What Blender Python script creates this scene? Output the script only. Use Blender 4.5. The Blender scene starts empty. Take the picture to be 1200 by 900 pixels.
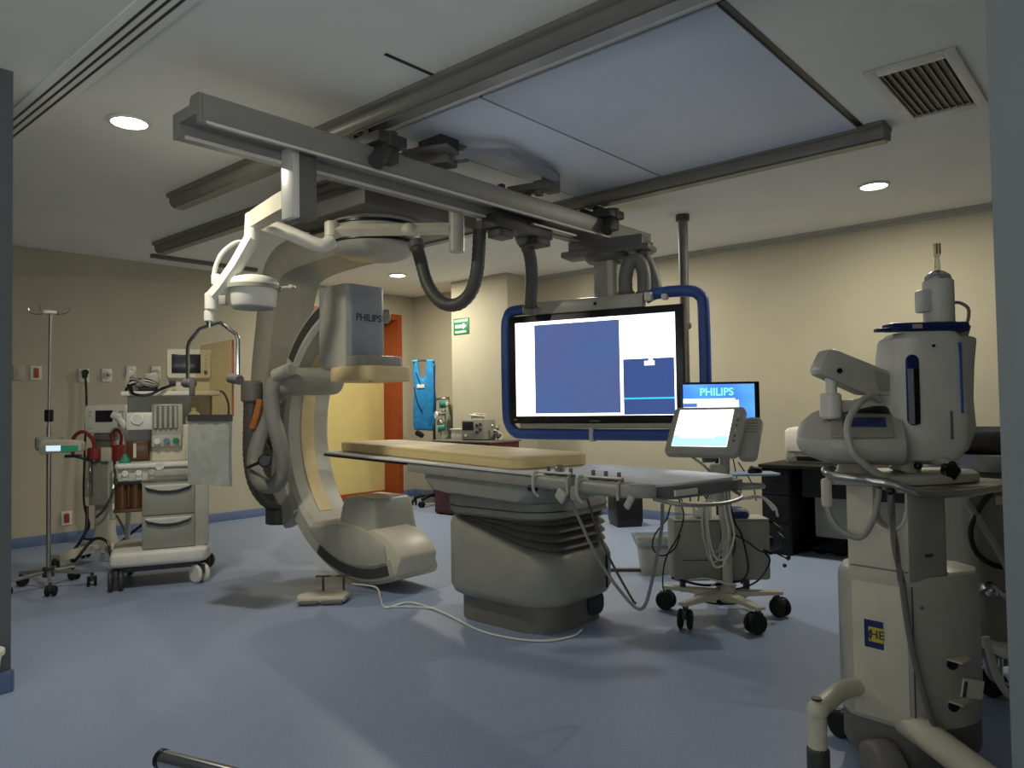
import bpy, bmesh, math, random
from mathutils import Vector, Matrix, Euler
random.seed(7)
COL = bpy.context.scene.collection
PI = math.pi
H = 2.949           # ceiling height
PW = 31             # downlight power
FX = {}             # world matrices of things

# ------------------------------------------------------------------ materials
def lin(h):
    h = h.lstrip('#'); v = [int(h[i:i+2], 16) / 255 for i in (0, 2, 4)]
    return tuple(((c + .055) / 1.055) ** 2.4 if c > .04045 else c / 12.92 for c in v) + (1,)

def mat(name, hexc, rough=.5, metal=0, vary=.06, scale=9, bump=0, spec=.5, alpha=1, trans=0, coat=0):
    m = bpy.data.materials.new(name); m.use_nodes = True
    nt = m.node_tree; b = nt.nodes['Principled BSDF']
    c = lin(hexc)
    b.inputs['Roughness'].default_value = rough
    b.inputs['Metallic'].default_value = metal
    b.inputs['Specular IOR Level'].default_value = spec
    if trans: b.inputs['Transmission Weight'].default_value = trans
    if alpha < 1: b.inputs['Alpha'].default_value = alpha
    if coat: b.inputs['Coat Weight'].default_value = coat
    tc = nt.nodes.new('ShaderNodeTexCoord'); n = nt.nodes.new('ShaderNodeTexNoise')
    n.inputs['Scale'].default_value = scale; n.inputs['Detail'].default_value = 4
    nt.links.new(tc.outputs['Object'], n.inputs['Vector'])
    r = nt.nodes.new('ShaderNodeMapRange')
    r.inputs['From Min'].default_value = .3; r.inputs['From Max'].default_value = .7
    r.inputs['To Min'].default_value = 1 - vary; r.inputs['To Max'].default_value = 1 + vary
    nt.links.new(n.outputs['Fac'], r.inputs['Value'])
    mx = nt.nodes.new('ShaderNodeVectorMath'); mx.operation = 'SCALE'
    mx.inputs[0].default_value = c[:3]
    nt.links.new(r.outputs['Result'], mx.inputs['Scale'])
    nt.links.new(mx.outputs['Vector'], b.inputs['Base Color'])
    if bump:
        bp = nt.nodes.new('ShaderNodeBump'); bp.inputs['Strength'].default_value = bump
        bp.inputs['Distance'].default_value = .01
        nt.links.new(n.outputs['Fac'], bp.inputs['Height']); nt.links.new(bp.outputs['Normal'], b.inputs['Normal'])
    return m

def emat(name, hexc, strength, grad=None, gscale=3.0):
    """a lit surface; grad = second colour mixed in by large soft noise (a picture on a screen)"""
    m = bpy.data.materials.new(name); m.use_nodes = True
    nt = m.node_tree; b = nt.nodes['Principled BSDF']
    b.inputs['Base Color'].default_value = (.01, .01, .012, 1); b.inputs['Roughness'].default_value = .12
    b.inputs['Emission Strength'].default_value = strength
    b.inputs['Emission Color'].default_value = lin(hexc)
    if grad:
        tc = nt.nodes.new('ShaderNodeTexCoord'); n = nt.nodes.new('ShaderNodeTexNoise')
        n.inputs['Scale'].default_value = gscale; n.inputs['Detail'].default_value = 1
        nt.links.new(tc.outputs['Object'], n.inputs['Vector'])
        r = nt.nodes.new('ShaderNodeValToRGB')
        r.color_ramp.elements[0].position = .38; r.color_ramp.elements[0].color = lin(hexc)
        r.color_ramp.elements[1].position = .62; r.color_ramp.elements[1].color = lin(grad)
        nt.links.new(n.outputs['Fac'], r.inputs['Fac']); nt.links.new(r.outputs['Color'], b.inputs['Emission Color'])
    return m

M = {}
M['wall'] = mat('wall_paint', '#b8b19a', .75, vary=.03, scale=3)
M['jamb'] = mat('grey_paint', '#5d6364', .6, vary=.03)
M['ceil'] = mat('ceiling_paint', '#f0eee4', .85, vary=.025, scale=2)
M['cpanel'] = mat('ceiling_panel_laminate', '#dde4ef', .55, vary=.02, scale=2)
M['skirt'] = mat('blue_vinyl_skirting', '#66789c', .5)
M['white'] = mat('white_plastic', '#dedbd0', .4)
M['cream'] = mat('cream_plastic', '#cfc9b4', .42)
M['beige'] = mat('beige_cover', '#d6c290', .5)
M['pgrey'] = mat('pale_grey_enamel', '#b3b1a4', .38)
M['grey'] = mat('grey_plastic', '#959489', .45)
M['bgrey'] = mat('blue_grey_panel', '#90949a', .4)
M['mgrey'] = mat('mid_grey_plastic', '#6d6b66', .5)
M['dgrey'] = mat('dark_grey_plastic', '#403f3d', .5)
M['hose'] = mat('grey_hose_rubber', '#85847d', .5)
M['dhose'] = mat('dark_hose_rubber', '#4e4c48', .5)
M['black'] = mat('black_plastic', '#101012', .35)
M['rubber'] = mat('black_rubber', '#141414', .8)
M['beam'] = mat('painted_beam', '#94928b', .4, .15)
M['wgrey'] = mat('warm_grey_enamel', '#a29e8e', .42)
M['alu'] = mat('brushed_aluminium', '#a5a49c', .42, .55)
M['dalu'] = mat('painted_rail_aluminium', '#8a877e', .4, .35)
M['chrome'] = mat('polished_chrome', '#d0d0ce', .15, 1, vary=.02)
M['steel'] = mat('brushed_steel', '#b5b3ac', .3, .9)
M['orange'] = mat('red_orange_lacquer', '#a34a22', .4, vary=.08)
M['yellow'] = mat('yellow_door_panel', '#d8c682', .6, vary=.03)
M['redbrown'] = mat('red_brown_laminate', '#5c1d1d', .4, vary=.15)
M['desk'] = mat('black_desk_laminate', '#060505', .55, vary=.15)
M['blue'] = mat('blue_bumper_foam', '#3f60aa', .5)
M['navy'] = mat('navy_plastic', '#1c2a66', .4)
M['apron'] = mat('blue_apron_fabric', '#1c7fb8', .6, vary=.2, scale=14, bump=.3)
M['green'] = mat('green_sign_paint', '#1d7a4e', .5)
M['teal'] = mat('teal_plastic', '#1f7c68', .5)
M['signw'] = mat('pale_sign_print', '#c8dccb', .5)
M['red'] = mat('red_rubber', '#8c2d26', .5)
M['brown'] = mat('brown_glass', '#5c3b20', .3)
M['mattress'] = mat('cream_vinyl_mattress', '#d9c48c', .55, vary=.05, scale=6, bump=.15)
M['sheet'] = mat('white_tabletop', '#d3d3d2', .4)
M['carbon'] = mat('dark_carbon_edge', '#171413', .35)
M['lead'] = mat('silver_grey_lead_curtain', '#acaea4', .45, vary=.14, scale=11, bump=.6)
M['orangehose'] = mat('orange_cable', '#b06a2c', .5)
M['stickery'] = mat('yellow_sticker', '#c9bb2c', .5)
M['pink'] = mat('pale_pink_cup', '#e0b8a8', .5)
M['pcb'] = mat('dark_lcd', '#2a2730', .2)
M['ink'] = mat('dark_print', '#3a3f4a', .5)
M['pcloth'] = mat('pale_paper', '#d9d6c8', .7)
M['redtint'] = mat('red_syringe_print', '#b06a5a', .5)

def glass_mat(name, hexc, alpha):
    m = bpy.data.materials.new(name); m.use_nodes = True
    nt = m.node_tree; nt.nodes.clear()
    o = nt.nodes.new('ShaderNodeOutputMaterial'); t = nt.nodes.new('ShaderNodeBsdfTransparent')
    g = nt.nodes.new('ShaderNodeBsdfGlossy'); g.inputs['Roughness'].default_value = .05
    t.inputs['Color'].default_value = lin(hexc); g.inputs['Color'].default_value = (1, 1, 1, 1)
    n = nt.nodes.new('ShaderNodeTexNoise'); n.inputs['Scale'].default_value = 2
    r = nt.nodes.new('ShaderNodeMapRange'); r.inputs['To Min'].default_value = alpha * .8; r.inputs['To Max'].default_value = alpha * 1.2
    nt.links.new(n.outputs['Fac'], r.inputs['Value'])
    x = nt.nodes.new('ShaderNodeMixShader'); nt.links.new(r.outputs['Result'], x.inputs['Fac'])
    nt.links.new(t.outputs[0], x.inputs[1]); nt.links.new(g.outputs[0], x.inputs[2]); nt.links.new(x.outputs[0], o.inputs['Surface'])
    return m
M['acrylic'] = glass_mat('clear_acrylic', '#f6efdc', .06)
M['clear'] = glass_mat('clear_plastic', '#dfe3df', .12)

def floor_mat():
    m = bpy.data.materials.new('blue_speckled_vinyl'); m.use_nodes = True
    nt = m.node_tree; b = nt.nodes['Principled BSDF']; b.inputs['Roughness'].default_value = .42
    b.inputs['Specular IOR Level'].default_value = .35
    tc = nt.nodes.new('ShaderNodeTexCoord')
    def noise(s, d):
        n = nt.nodes.new('ShaderNodeTexNoise'); n.inputs['Scale'].default_value = s; n.inputs['Detail'].default_value = d
        nt.links.new(tc.outputs['Object'], n.inputs['Vector']); return n
    n1 = noise(140, 3); r1 = nt.nodes.new('ShaderNodeValToRGB')
    e = r1.color_ramp.elements; e[0].position = .34; e[0].color = lin('#7a87a1'); e[1].position = .42; e[1].color = lin('#8e9cb7')
    x = r1.color_ramp.elements.new(.66); x.color = lin('#919fba'); x = r1.color_ramp.elements.new(.72); x.color = lin('#a0adc1')
    nt.links.new(n1.outputs['Fac'], r1.inputs['Fac'])
    n2 = noise(1.3, 3); r2 = nt.nodes.new('ShaderNodeMapRange'); r2.inputs['To Min'].default_value = .93; r2.inputs['To Max'].default_value = 1.07
    nt.links.new(n2.outputs['Fac'], r2.inputs['Value'])
    s = nt.nodes.new('ShaderNodeVectorMath'); s.operation = 'SCALE'
    nt.links.new(r1.outputs['Color'], s.inputs[0]); nt.links.new(r2.outputs['Result'], s.inputs['Scale'])
    nt.links.new(s.outputs['Vector'], b.inputs['Base Color'])
    return m
M['floor'] = floor_mat()

# ------------------------------------------------------------------ mesh builder
def rotm(rx=0, ry=0, rz=0):
    return Euler((math.radians(rx), math.radians(ry), math.radians(rz)), 'XYZ').to_matrix().to_4x4()

def rrect(w, h, r, n=5, cx=0, cy=0):
    r = min(r, w/2 - 1e-4, h/2 - 1e-4); pts = []
    for (sx, sy, a0) in ((1, 1, 0), (-1, 1, 90), (-1, -1, 180), (1, -1, 270)):
        for i in range(n + 1):
            a = math.radians(a0 + 90 * i / n)
            pts.append((cx + sx*(w/2 - r) + r*math.cos(a), cy + sy*(h/2 - r) + r*math.sin(a)))
    return pts

def spline(pts, n=8):
    P = [Vector(p) for p in pts]
    if len(P) < 3: return P
    out = []
    for i in range(len(P) - 1):
        p0 = P[i-1] if i else P[0]*2 - P[1]; p1 = P[i]; p2 = P[i+1]; p3 = P[i+2] if i + 2 < len(P) else P[-1]*2 - P[-2]
        for k in range(n):
            t = k / n
            out.append(.5*((2*p1) + (p2 - p0)*t + (2*p0 - 5*p1 + 4*p2 - p3)*t*t + (3*p1 - p0 - 3*p2 + p3)*t**3))
    out.append(P[-1]); return out

class MB:
    def __init__(s): s.bm = bmesh.new()
    def _add(s, b, mx=None, bev=0, seg=2, ang=28):
        if bev:
            bmesh.ops.recalc_face_normals(b, faces=b.faces)
            es = [e for e in b.edges if len(e.link_faces) == 2 and e.calc_face_angle(0) > math.radians(ang)]
            if es: bmesh.ops.bevel(b, geom=es, offset=bev, segments=seg, profile=.5, affect='EDGES', clamp_overlap=True)
        if mx is not None: bmesh.ops.transform(b, matrix=mx, verts=b.verts)
        me = bpy.data.meshes.new('tmp'); b.to_mesh(me); b.free(); s.bm.from_mesh(me); bpy.data.meshes.remove(me); return s
    def box(s, c, d, rot=(0, 0, 0), bev=0, seg=2):
        b = bmesh.new(); bmesh.ops.create_cube(b, size=1)
        bmesh.ops.transform(b, matrix=Matrix.Diagonal((d[0], d[1], d[2], 1)), verts=b.verts)
        return s._add(b, Matrix.Translation(c) @ rotm(*rot), bev, seg)
    def bx(s, x0, x1, y0, y1, z0, z1, bev=0, seg=2):
        return s.box(((x0+x1)/2, (y0+y1)/2, (z0+z1)/2), (abs(x1-x0), abs(y1-y0), abs(z1-z0)), (0, 0, 0), bev, seg)
    def prism(s, pts, d, mx=None, bev=0, seg=2):
        """2-D outline in local XY extruded 0..d along local Z"""
        b = bmesh.new(); lo = [b.verts.new((p[0], p[1], 0)) for p in pts]; hi = [b.verts.new((p[0], p[1], d)) for p in pts]
        n = len(pts); b.faces.new(lo[::-1]); b.faces.new(hi)
        for i in range(n): b.faces.new((lo[i], lo[(i+1) % n], hi[(i+1) % n], hi[i]))
        bmesh.ops.recalc_face_normals(b, faces=b.faces)
        return s._add(b, mx, bev, seg)
    def prism_x(s, pts, x0, x1, bev=0):     # outline in (y,z), along X
        return s.prism(pts, x1 - x0, Matrix(((0, 0, 1, x0), (1, 0, 0, 0), (0, 1, 0, 0), (0, 0, 0, 1))), bev)
    def prism_y(s, pts, y0, y1, bev=0):     # outline in (x,z), along Y
        return s.prism(pts, y1 - y0, Matrix(((1, 0, 0, 0), (0, 0, 1, y0), (0, 1, 0, 0), (0, 0, 0, 1))), bev)
    def prism_z(s, pts, z0, z1, bev=0, seg=2):
        return s.prism(pts, z1 - z0, Matrix.Translation((0, 0, z0)), bev, seg)
    def loft(s, rings, cap=True):
        b = bmesh.new(); R = [[b.verts.new(p) for p in r] for r in rings]; n = len(R[0])
        for a, c in zip(R, R[1:]):
            for i in range(n): b.faces.new((a[i], a[(i+1) % n], c[(i+1) % n], c[i]))
        if cap: b.faces.new(R[0][::-1]); b.faces.new(R[-1])
        bmesh.ops.recalc_face_normals(b, faces=b.faces)
        return s._add(b)
    def lathe(s, prof, c=(0, 0, 0), n=24, mx=None):
        """prof = [(r,z)...] about Z through c"""
        rings = [[(max(r, 1e-4)*math.cos(2*PI*i/n), max(r, 1e-4)*math.sin(2*PI*i/n), z) for i in range(n)] for r, z in prof]
        t = MB(); t.loft(rings)
        bmesh.ops.transform(t.bm, matrix=Matrix.Translation(c) @ (mx or Matrix()), verts=t.bm.verts)
        return s._add(t.bm)
    def cyl(s, p0, p1, r0, r1=None, n=18, bev=0):
        p0, p1 = Vector(p0), Vector(p1); r1 = r0 if r1 is None else r1
        q = (p1 - p0).to_track_quat('Z', 'Y').to_matrix().to_4x4(); L = (p1 - p0).length
        if bev: prof = [(r0 - bev, 0), (r0, bev), (r1, L - bev), (r1 - bev, L)]
        else: prof = [(r0, 0), (r1, L)]
        return s.lathe(prof, p0, n, q)
    def tube(s, pts, r, n=8, sp=0, ripple=0, cap=True):
        P = spline(pts, sp) if sp else [Vector(p) for p in pts]
        if ripple:   # resample evenly for a corrugated skin
            Q = [P[0]]; step = ripple
            for a, c in zip(P, P[1:]):
                while (c - Q[-1]).length > step: Q.append(Q[-1] + (c - Q[-1]).normalized()*step)
            P = Q
        rings = []; nrm = None
        for i, p in enumerate(P):
            t = (P[min(i+1, len(P)-1)] - P[max(i-1, 0)]).normalized()
            if nrm is None:
                nrm = t.cross(Vector((0, 0, 1)) if abs(t.z) < .9 else Vector((1, 0, 0))).normalized()
            nrm = (nrm - t*nrm.dot(t)).normalized(); bn = t.cross(nrm)
            rr = r * (1 if not ripple else (1.03 if i % 2 else .965))
            rings.append([p + (nrm*math.cos(2*PI*k/n) + bn*math.sin(2*PI*k/n))*rr for k in range(n)])
        return s.loft(rings, cap)
    def ball(s, c, r, sc=(1, 1, 1), n=16):
        b = bmesh.new(); bmesh.ops.create_uvsphere(b, u_segments=n, v_segments=max(8, n*2//3), radius=r)
        return s._add(b, Matrix.Translation(c) @ Matrix.Diagonal((*sc, 1)))
    def quad(s, pts):
        b = bmesh.new(); b.faces.new([b.verts.new(p) for p in pts]); return s._add(b)
    def text(s, body, size, mx, depth=.0015):
        cu = bpy.data.curves.new('t', 'FONT'); cu.body = body; cu.size = size; cu.align_x = 'CENTER'; cu.align_y = 'CENTER'; cu.extrude = depth; cu.offset = size*.02
        o = bpy.data.objects.new('t', cu); COL.objects.link(o); bpy.context.view_layer.update()
        me = bpy.data.meshes.new_from_object(o.evaluated_get(bpy.context.evaluated_depsgraph_get()))
        b = bmesh.new(); b.from_mesh(me); bpy.data.objects.remove(o); bpy.data.curves.remove(cu); bpy.data.meshes.remove(me)
        return s._add(b, mx)
    def move(s, mx): bmesh.ops.transform(s.bm, matrix=mx, verts=s.bm.verts); return s
    def build(s, name, m, parent=None, world=False, smooth=40):
        me = bpy.data.meshes.new(name)
        if world and parent is not None:
            a = parent
            while a.name not in FX: a = a.parent
            s.move(FX[a.name].inverted())
        s.bm.to_mesh(me); s.bm.free()
        me.materials.append(M[m] if isinstance(m, str) else m)
        for p in me.polygons: p.use_smooth = True
        me.set_sharp_from_angle(angle=math.radians(smooth))
        o = bpy.data.objects.new(name, me); COL.objects.link(o)
        if parent is not None: o.parent = parent
        return o

def tag(o, label=None, cat=None, group=None, kind=None):
    if label: o['label'] = label
    if cat: o['category'] = cat
    if group: o['group'] = group
    if kind: o['kind'] = kind
    return o
def thing(name, label, cat, loc=(0, 0, 0), rz=0, group=None):
    o = bpy.data.objects.new(name, None); COL.objects.link(o); o.empty_display_size = .1
    o.location = loc; o.rotation_euler = (0, 0, math.radians(rz))
    FX[o.name] = Matrix.Translation(loc) @ rotm(0, 0, rz)
    return tag(o, label, cat, group)
def struct(mb, name, m):
    return tag(mb.build(name, m), kind='structure')
def copy_tree(o, parent=None):
    c = o.copy(); COL.objects.link(c)
    if parent is not None: c.parent = parent
    for ch in [q for q in bpy.data.objects if q.parent == o]: copy_tree(ch, c)
    return c
def caster(parent, x, y, r=.05, w=.03, a=0, top=None, m='rubber', fm='dgrey', twin=True):
    """swivel caster: fork with its wheel(s)"""
    top = top or r*2.3
    A = rotm(0, 0, a); T = Matrix.Translation((x, y, 0)) @ A
    f = MB().cyl((0, 0, r*1.2), (0, 0, top), r*.3, n=10).box((0, -r*.25, r*1.5), (w*.7, r*1.5, r*.9), (0, 0, 0), .006).move(T).build('caster', fm, parent)
    k = MB()
    for sx in ((-1, 1) if twin else (0,)):
        k.cyl((sx*w*.75 - w*.35, -r*.35, r), (sx*w*.75 + w*.35, -r*.35, r), r, n=18, bev=r*.15)
    k.move(T).build('wheel', m, f)
    return f
M['skirtpale'] = mat('pale_blue_plastic', '#a9bccf', .4)
M['cylgreen'] = mat('grey_green_paint', '#9fa48d', .45)
M['skyfab'] = mat('bright_blue_fabric', '#2f9bd8', .6)
# ------------------------------------------------------------------ camera (fitted to the room's vanishing points)
f = 873.0
A_ = Vector((-1000, 42, f)); B_ = Vector((764, 14, f))
Xc = B_.normalized(); Yc = (A_ - Xc*A_.dot(Xc)).normalized(); Zc = Xc.cross(Yc)
if Zc.y > 0: Zc = -Zc
right = Vector((Xc.x, Yc.x, Zc.x)); down = Vector((Xc.y, Yc.y, Zc.y)); fwd = Vector((Xc.z, Yc.z, Zc.z))
cam = bpy.data.cameras.new('camera'); cam.sensor_width = 36; cam.lens = f / 1200 * 36; cam.clip_start = .02
co = bpy.data.objects.new('camera', cam); COL.objects.link(co)
mw = Matrix((right, -down, -fwd)).transposed().to_4x4(); mw.translation = (0, 0, 1.3); co.matrix_world = mw
bpy.context.scene.camera = co

# ------------------------------------------------------------------ room shell
YW, XW = 8.4, 7.4
struct(MB().bx(-3.2, XW + .2, -3.2, 9.2, -.12, 0), 'floor', 'floor')
struct(MB().bx(-3.2, XW + .2, -3.2, 9.2, H, H + .12), 'ceiling', 'ceil')
D0, D1, DT = 5.55, 7.06, 2.58
w = MB().bx(-3.2, D0 - .08, YW, YW + .34, 0, H).bx(D1 + .08, XW, YW, YW + .34, 0, H).bx(D0 - .08, D1 + .08, YW, YW + .34, DT + .08, H)
struct(w, 'wall_left', 'wall')
struct(MB().bx(XW, XW + .2, -3.2, 9.2, 0, H), 'wall_right', 'wall')
struct(MB().bx(-3.2, XW, -3.2, -3.0, 0, H), 'wall_front', 'wall')
struct(MB().bx(-3.2, -3.0, -3.0, 9.2, 0, H), 'wall_back', 'wall')
struct(MB().bx(6.85, XW, 6.045, 7.03, 0, H), 'wall_pilaster', 'wall')
struct(MB().bx(-3.0, 1.1, 4.12, 4.3, 0, H), 'wall_partition', 'jamb')
struct(MB().bx(1.42, 1.62, -3.0, .2, 0, H), 'wall_corner', 'jamb')
def skirting(name, pts):
    s_ = MB()
    for x0, x1, y0, y1 in pts: s_.bx(x0, x1, y0, y1, 0, .1, .004)
    struct(s_, name, 'skirt')
skirting('baseboard_left', [(1.1, D0 - .1, YW - .012, YW), (D1 + .1, XW - .012, YW - .012, YW)])
skirting('baseboard_right', [(XW - .012, XW, -3, 6.045), (XW - .012, XW, 7.03, YW), (6.838, 6.85, 6.045, 7.03), (6.85, XW, 6.033, 6.045)])
skirting('baseboard_partition', [(-3, 1.1, 4.108, 4.12), (1.1, 1.112, 4.108, 4.3)])
s_ = MB().bx(XW - .05, XW, -3, 6.045, H - .03, H).bx(XW - .02, XW, -3, 6.045, H - .05, H - .03)
struct(s_, 'trim_1', 'pgrey')
# doorway: red-orange frame with deep reveal, yellow leaf at its back
d = MB().bx(D0 - .08, D0, YW - .03, YW + .34, 0, DT + .08).bx(D1, D1 + .08, YW - .03, YW + .34, 0, DT + .08).bx(D0, D1, YW - .03, YW + .34, DT, DT + .08)
fr = struct(d, 'door_frame', 'orange')
dr = struct(MB().bx(D0, D1, YW + .3, YW + .34, 0.1, DT), 'door_1', 'yellow')
MB().bx(D0, D1, YW + .285, YW + .34, 0, .1).build('kick_plate', 'orange', dr)
# ceiling panels between the rails, with dark joints behind
struct(MB().bx(2.845, 4.735, 1.3, 1.34, H - .004, H - .0005).bx(2.845, 4.735, 2.66, 2.69, H - .004, H - .0005).bx(2.845, 4.735, 3.405, 3.43, H - .004, H - .0005).bx(2.2, 2.55, 2.665, 2.685, H - .004, H - .0005), 'trim_2', 'black')
i = 1
for (y0, y1) in ((1.335, 2.665), (2.681, 3.412)):
    struct(MB().bx(2.845, 4.735, y0, y1, H - .014, H - .003, .002), 'ceiling_%d' % i, 'cpanel'); i += 1
struct(MB().bx(3.3, 4.74, 3.425, 4.77, H - .014, H - .003, .002).bx(3.3, 4.74, 4.785, 6.13, H - .014, H - .003, .002), 'ceiling_3', 'ceil')
# linear slot diffuser along the left
t = thing('slot_diffuser', 'long white ceiling air slot with three dark grooves near the left wall end', 'air vent', (1.313, 4, H))
MB().bx(-.085, .085, -2.8, 2.9, -.012, 0, .003).build('frame', 'ceil', t)
for k, x in enumerate((-.038, 0, .038)): MB().bx(x - .006, x + .006, -2.8, 2.9, -.0145, -.0115).build('slot', 'navy' if 0 else 'black', t)
# square return-air grille
t = thing('ceiling_vent', 'rectangular white ceiling air grille with dark slots at the upper right', 'air vent', (4.4, .885, H))
g = MB().bx(-.44, .44, -.205, -.15, -.02, 0, .004).bx(-.44, .44, .15, .205, -.02, 0, .004).bx(-.44, -.37, -.15, .15, -.02, 0, .004).bx(.37, .44, -.15, .15, -.02, 0, .004)
g.build('frame', 'white', t); MB().bx(-.37, .37, -.15, .15, -.003, -.001).build('backing', 'black', t)
for k in range(9):
    MB().box((0, -.133 + k*.0333, -.011), (.74, .003, .013), (-12, 0, 0)).build('slat', 'pgrey', t)
# downlights
LAMP = emat('downlight_glow', '#fff6dc', 14)
def downlight(x, y, label, power):
    t = thing('downlight', label, 'ceiling light', (x, y, H), 0, 'round recessed downlights')
    MB().lathe([(.105, 0), (.115, -.004), (.112, -.012), (.095, -.014), (.095, -.002)], n=28).build('trim_ring', 'white', t)
    MB().lathe([(0, -.004), (.094, -.004), (.094, -.010), (0, -.012)], n=28).build('lens', LAMP, t)
    L = bpy.data.lights.new('downlight_lamp', 'AREA'); L.shape = 'DISK'; L.size = .17; L.energy = power; L.color = (1, .94, .79); L.spread = math.radians(180)
    o = bpy.data.objects.new('downlight_lamp', L); COL.objects.link(o); o.location = (x, y, H - .02)
downlight(1.73, 4.36, 'lit round downlight at the upper left, left of the long ceiling beam', PW * .85)
downlight(6.1, 1.62, 'lit round downlight at the right near the air grille', PW)
downlight(5.99, 7.09, 'small far lit downlight above the doorway behind the scanner', PW * 1.4)
downlight(6.1, 4.36, 'downlight hidden behind the ceiling beam above the big display', PW * 1.2)

# ------------------------------------------------------------------ ceiling rails
def rail(x, y0, y1, label):
    t = thing('ceiling_rail', label, 'ceiling rail', (x, y0, H), 0, 'ceiling rails')
    p = [(-.02, 0), (-.02, -.022), (.005, -.03), (.005, -.06), (.018, -.085), (.04, -.1), (.1, -.1), (.122, -.085), (.135, -.06), (.135, -.03), (.16, -.022), (.16, 0)]
    MB().prism_y(p, 0, y1 - y0).build('rail_body', 'dalu', t)
    MB().prism_y([(a, b - .002) for a, b in p], -.012, 0).build('end_cap', 'mgrey', t)
    MB().prism_y([(a, b - .002) for a, b in p], y1 - y0, y1 - y0 + .012).build('end_cap', 'mgrey', t)
    MB().bx(.03, .11, 0, y1 - y0, -.104, -.1).build('running_strip', 'dalu', t)
    return t
rail(2.52, .1, 5.62, 'long grey ceiling rail running to the top edge, left of the bluish panels')
rail(3.15, 3.25, 7.35, 'dark grey ceiling rail ending behind the beam, farther left')
rail(4.73, 1.2, 7.75, 'grey ceiling rail ending near the air grille at the right')

# ------------------------------------------------------------------ bridge beam under the rails
t = thing('ceiling_beam', 'long grey beam hung across the ceiling rails, carrying the big display', 'ceiling beam', (3.5, 3.3, 2.5))
prof = [(3.2, 2.725), (3.2, 2.6), (3.204, 2.594), (3.226, 2.594), (3.23, 2.6), (3.23, 2.64), (3.405, 2.64), (3.405, 2.58), (3.41, 2.575), (3.46, 2.575), (3.465, 2.58), (3.465, 2.69), (3.46, 2.695), (3.3, 2.695), (3.29, 2.725), (3.28, 2.732), (3.21, 2.732)]
MB().prism_x(prof, 1.58, 5.46).build('beam_body', 'beam', t, True)
MB().prism_x([(y, z) for y, z in prof], 1.57, 1.582).build('end_plate', 'grey', t, True)
MB().bx(1.6, 5.44, 3.193, 3.2, 2.592, 2.604).build('edge_strip', 'white', t, True)
MB().bx(1.6, 5.44, 3.4, 3.406, 2.574, 2.59).build('edge_strip', 'white', t, True)
MB().bx(5.3, 5.42, 3.18, 3.24, 2.57, 2.66, .004).bx(5.44, 5.5, 3.2, 3.3, 2.56, 2.66, .004).build('end_bracket', 'mgrey', t, True)
for x in (2.6, 4.8):
    hb = MB().bx(x - .1, x + .1, 3.1, 3.4, 2.73, 2.79, .006).cyl((x, 3.14, 2.72), (x, 3.14, 2.8), .05).cyl((x - .09, 3.14, 2.62), (x + .01, 3.16, 2.74), .045, n=14)
    hb.bx(x - .06, x + .06, 3.12, 3.2, 2.64, 2.73, .01).build('hanger', 'dgrey', t, True)
    MB().cyl((x - .07, 3.25, 2.81), (x + .07, 3.25, 2.81), .028).cyl((x - .07, 3.38, 2.81), (x + .07, 3.38, 2.81), .028).build('roller', 'black', t, True)
# bent cable duct with its end trolleys on the ceiling
t = thing('cable_carrier', 'bent grey cable duct on bluish ceiling panels behind the beam', 'cable duct', (3.4, 3.2, 2.8))
MB().box((3.1, 3.3, 2.835), (.3, .3, .025), (0, 0, 20), .004).box((3.12, 3.3, 2.8), (.14, .2, .06), (0, 0, 20), .01).build('end_plate', 'mgrey', t, True)
MB().bx(3.05, 3.2, 3.2, 3.4, 2.84, H - .012).build('mount', 'dgrey', t, True)
MB().loft([[Vector(p) + Vector((0, a, b)) for a, b in ((-.026, -.03), (.026, -.03), (.026, .016), (-.026, .016))] for p in
           ((3.15, 3.2, 2.83), (3.27, 3.12, 2.86), (3.42, 3.0, 2.87), (3.7, 3.04, 2.87), (4.0, 3.09, 2.87), (4.04, 3.1, 2.87))]).build('duct', 'bgrey', t, True)
MB().box((4.06, 3.16, 2.85), (.1, .1, .14), (0, 0, 10), .01).box((4.0, 3.28, 2.82), (.12, .34, .05), (0, 0, 14), .006).box((4.1, 3.28, 2.86), (.1, .08, .06), (0, 0, 14), .006).cyl((4.0, 3.22, 2.76), (4.0, 3.22, 2.83), .03).cyl((4.02, 3.34, 2.76), (4.02, 3.34, 2.83), .025).build('trolley', 'mgrey', t, True)
MB().bx(3.7, 3.74, 3.3, 3.34, 2.73, 2.8, .006).bx(3.66, 3.7, 3.31, 3.33, 2.73, 2.76).bx(3.64, 3.8, 3.26, 3.36, 2.724, 2.735).build('clamp', 'dgrey', t, True)

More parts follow.
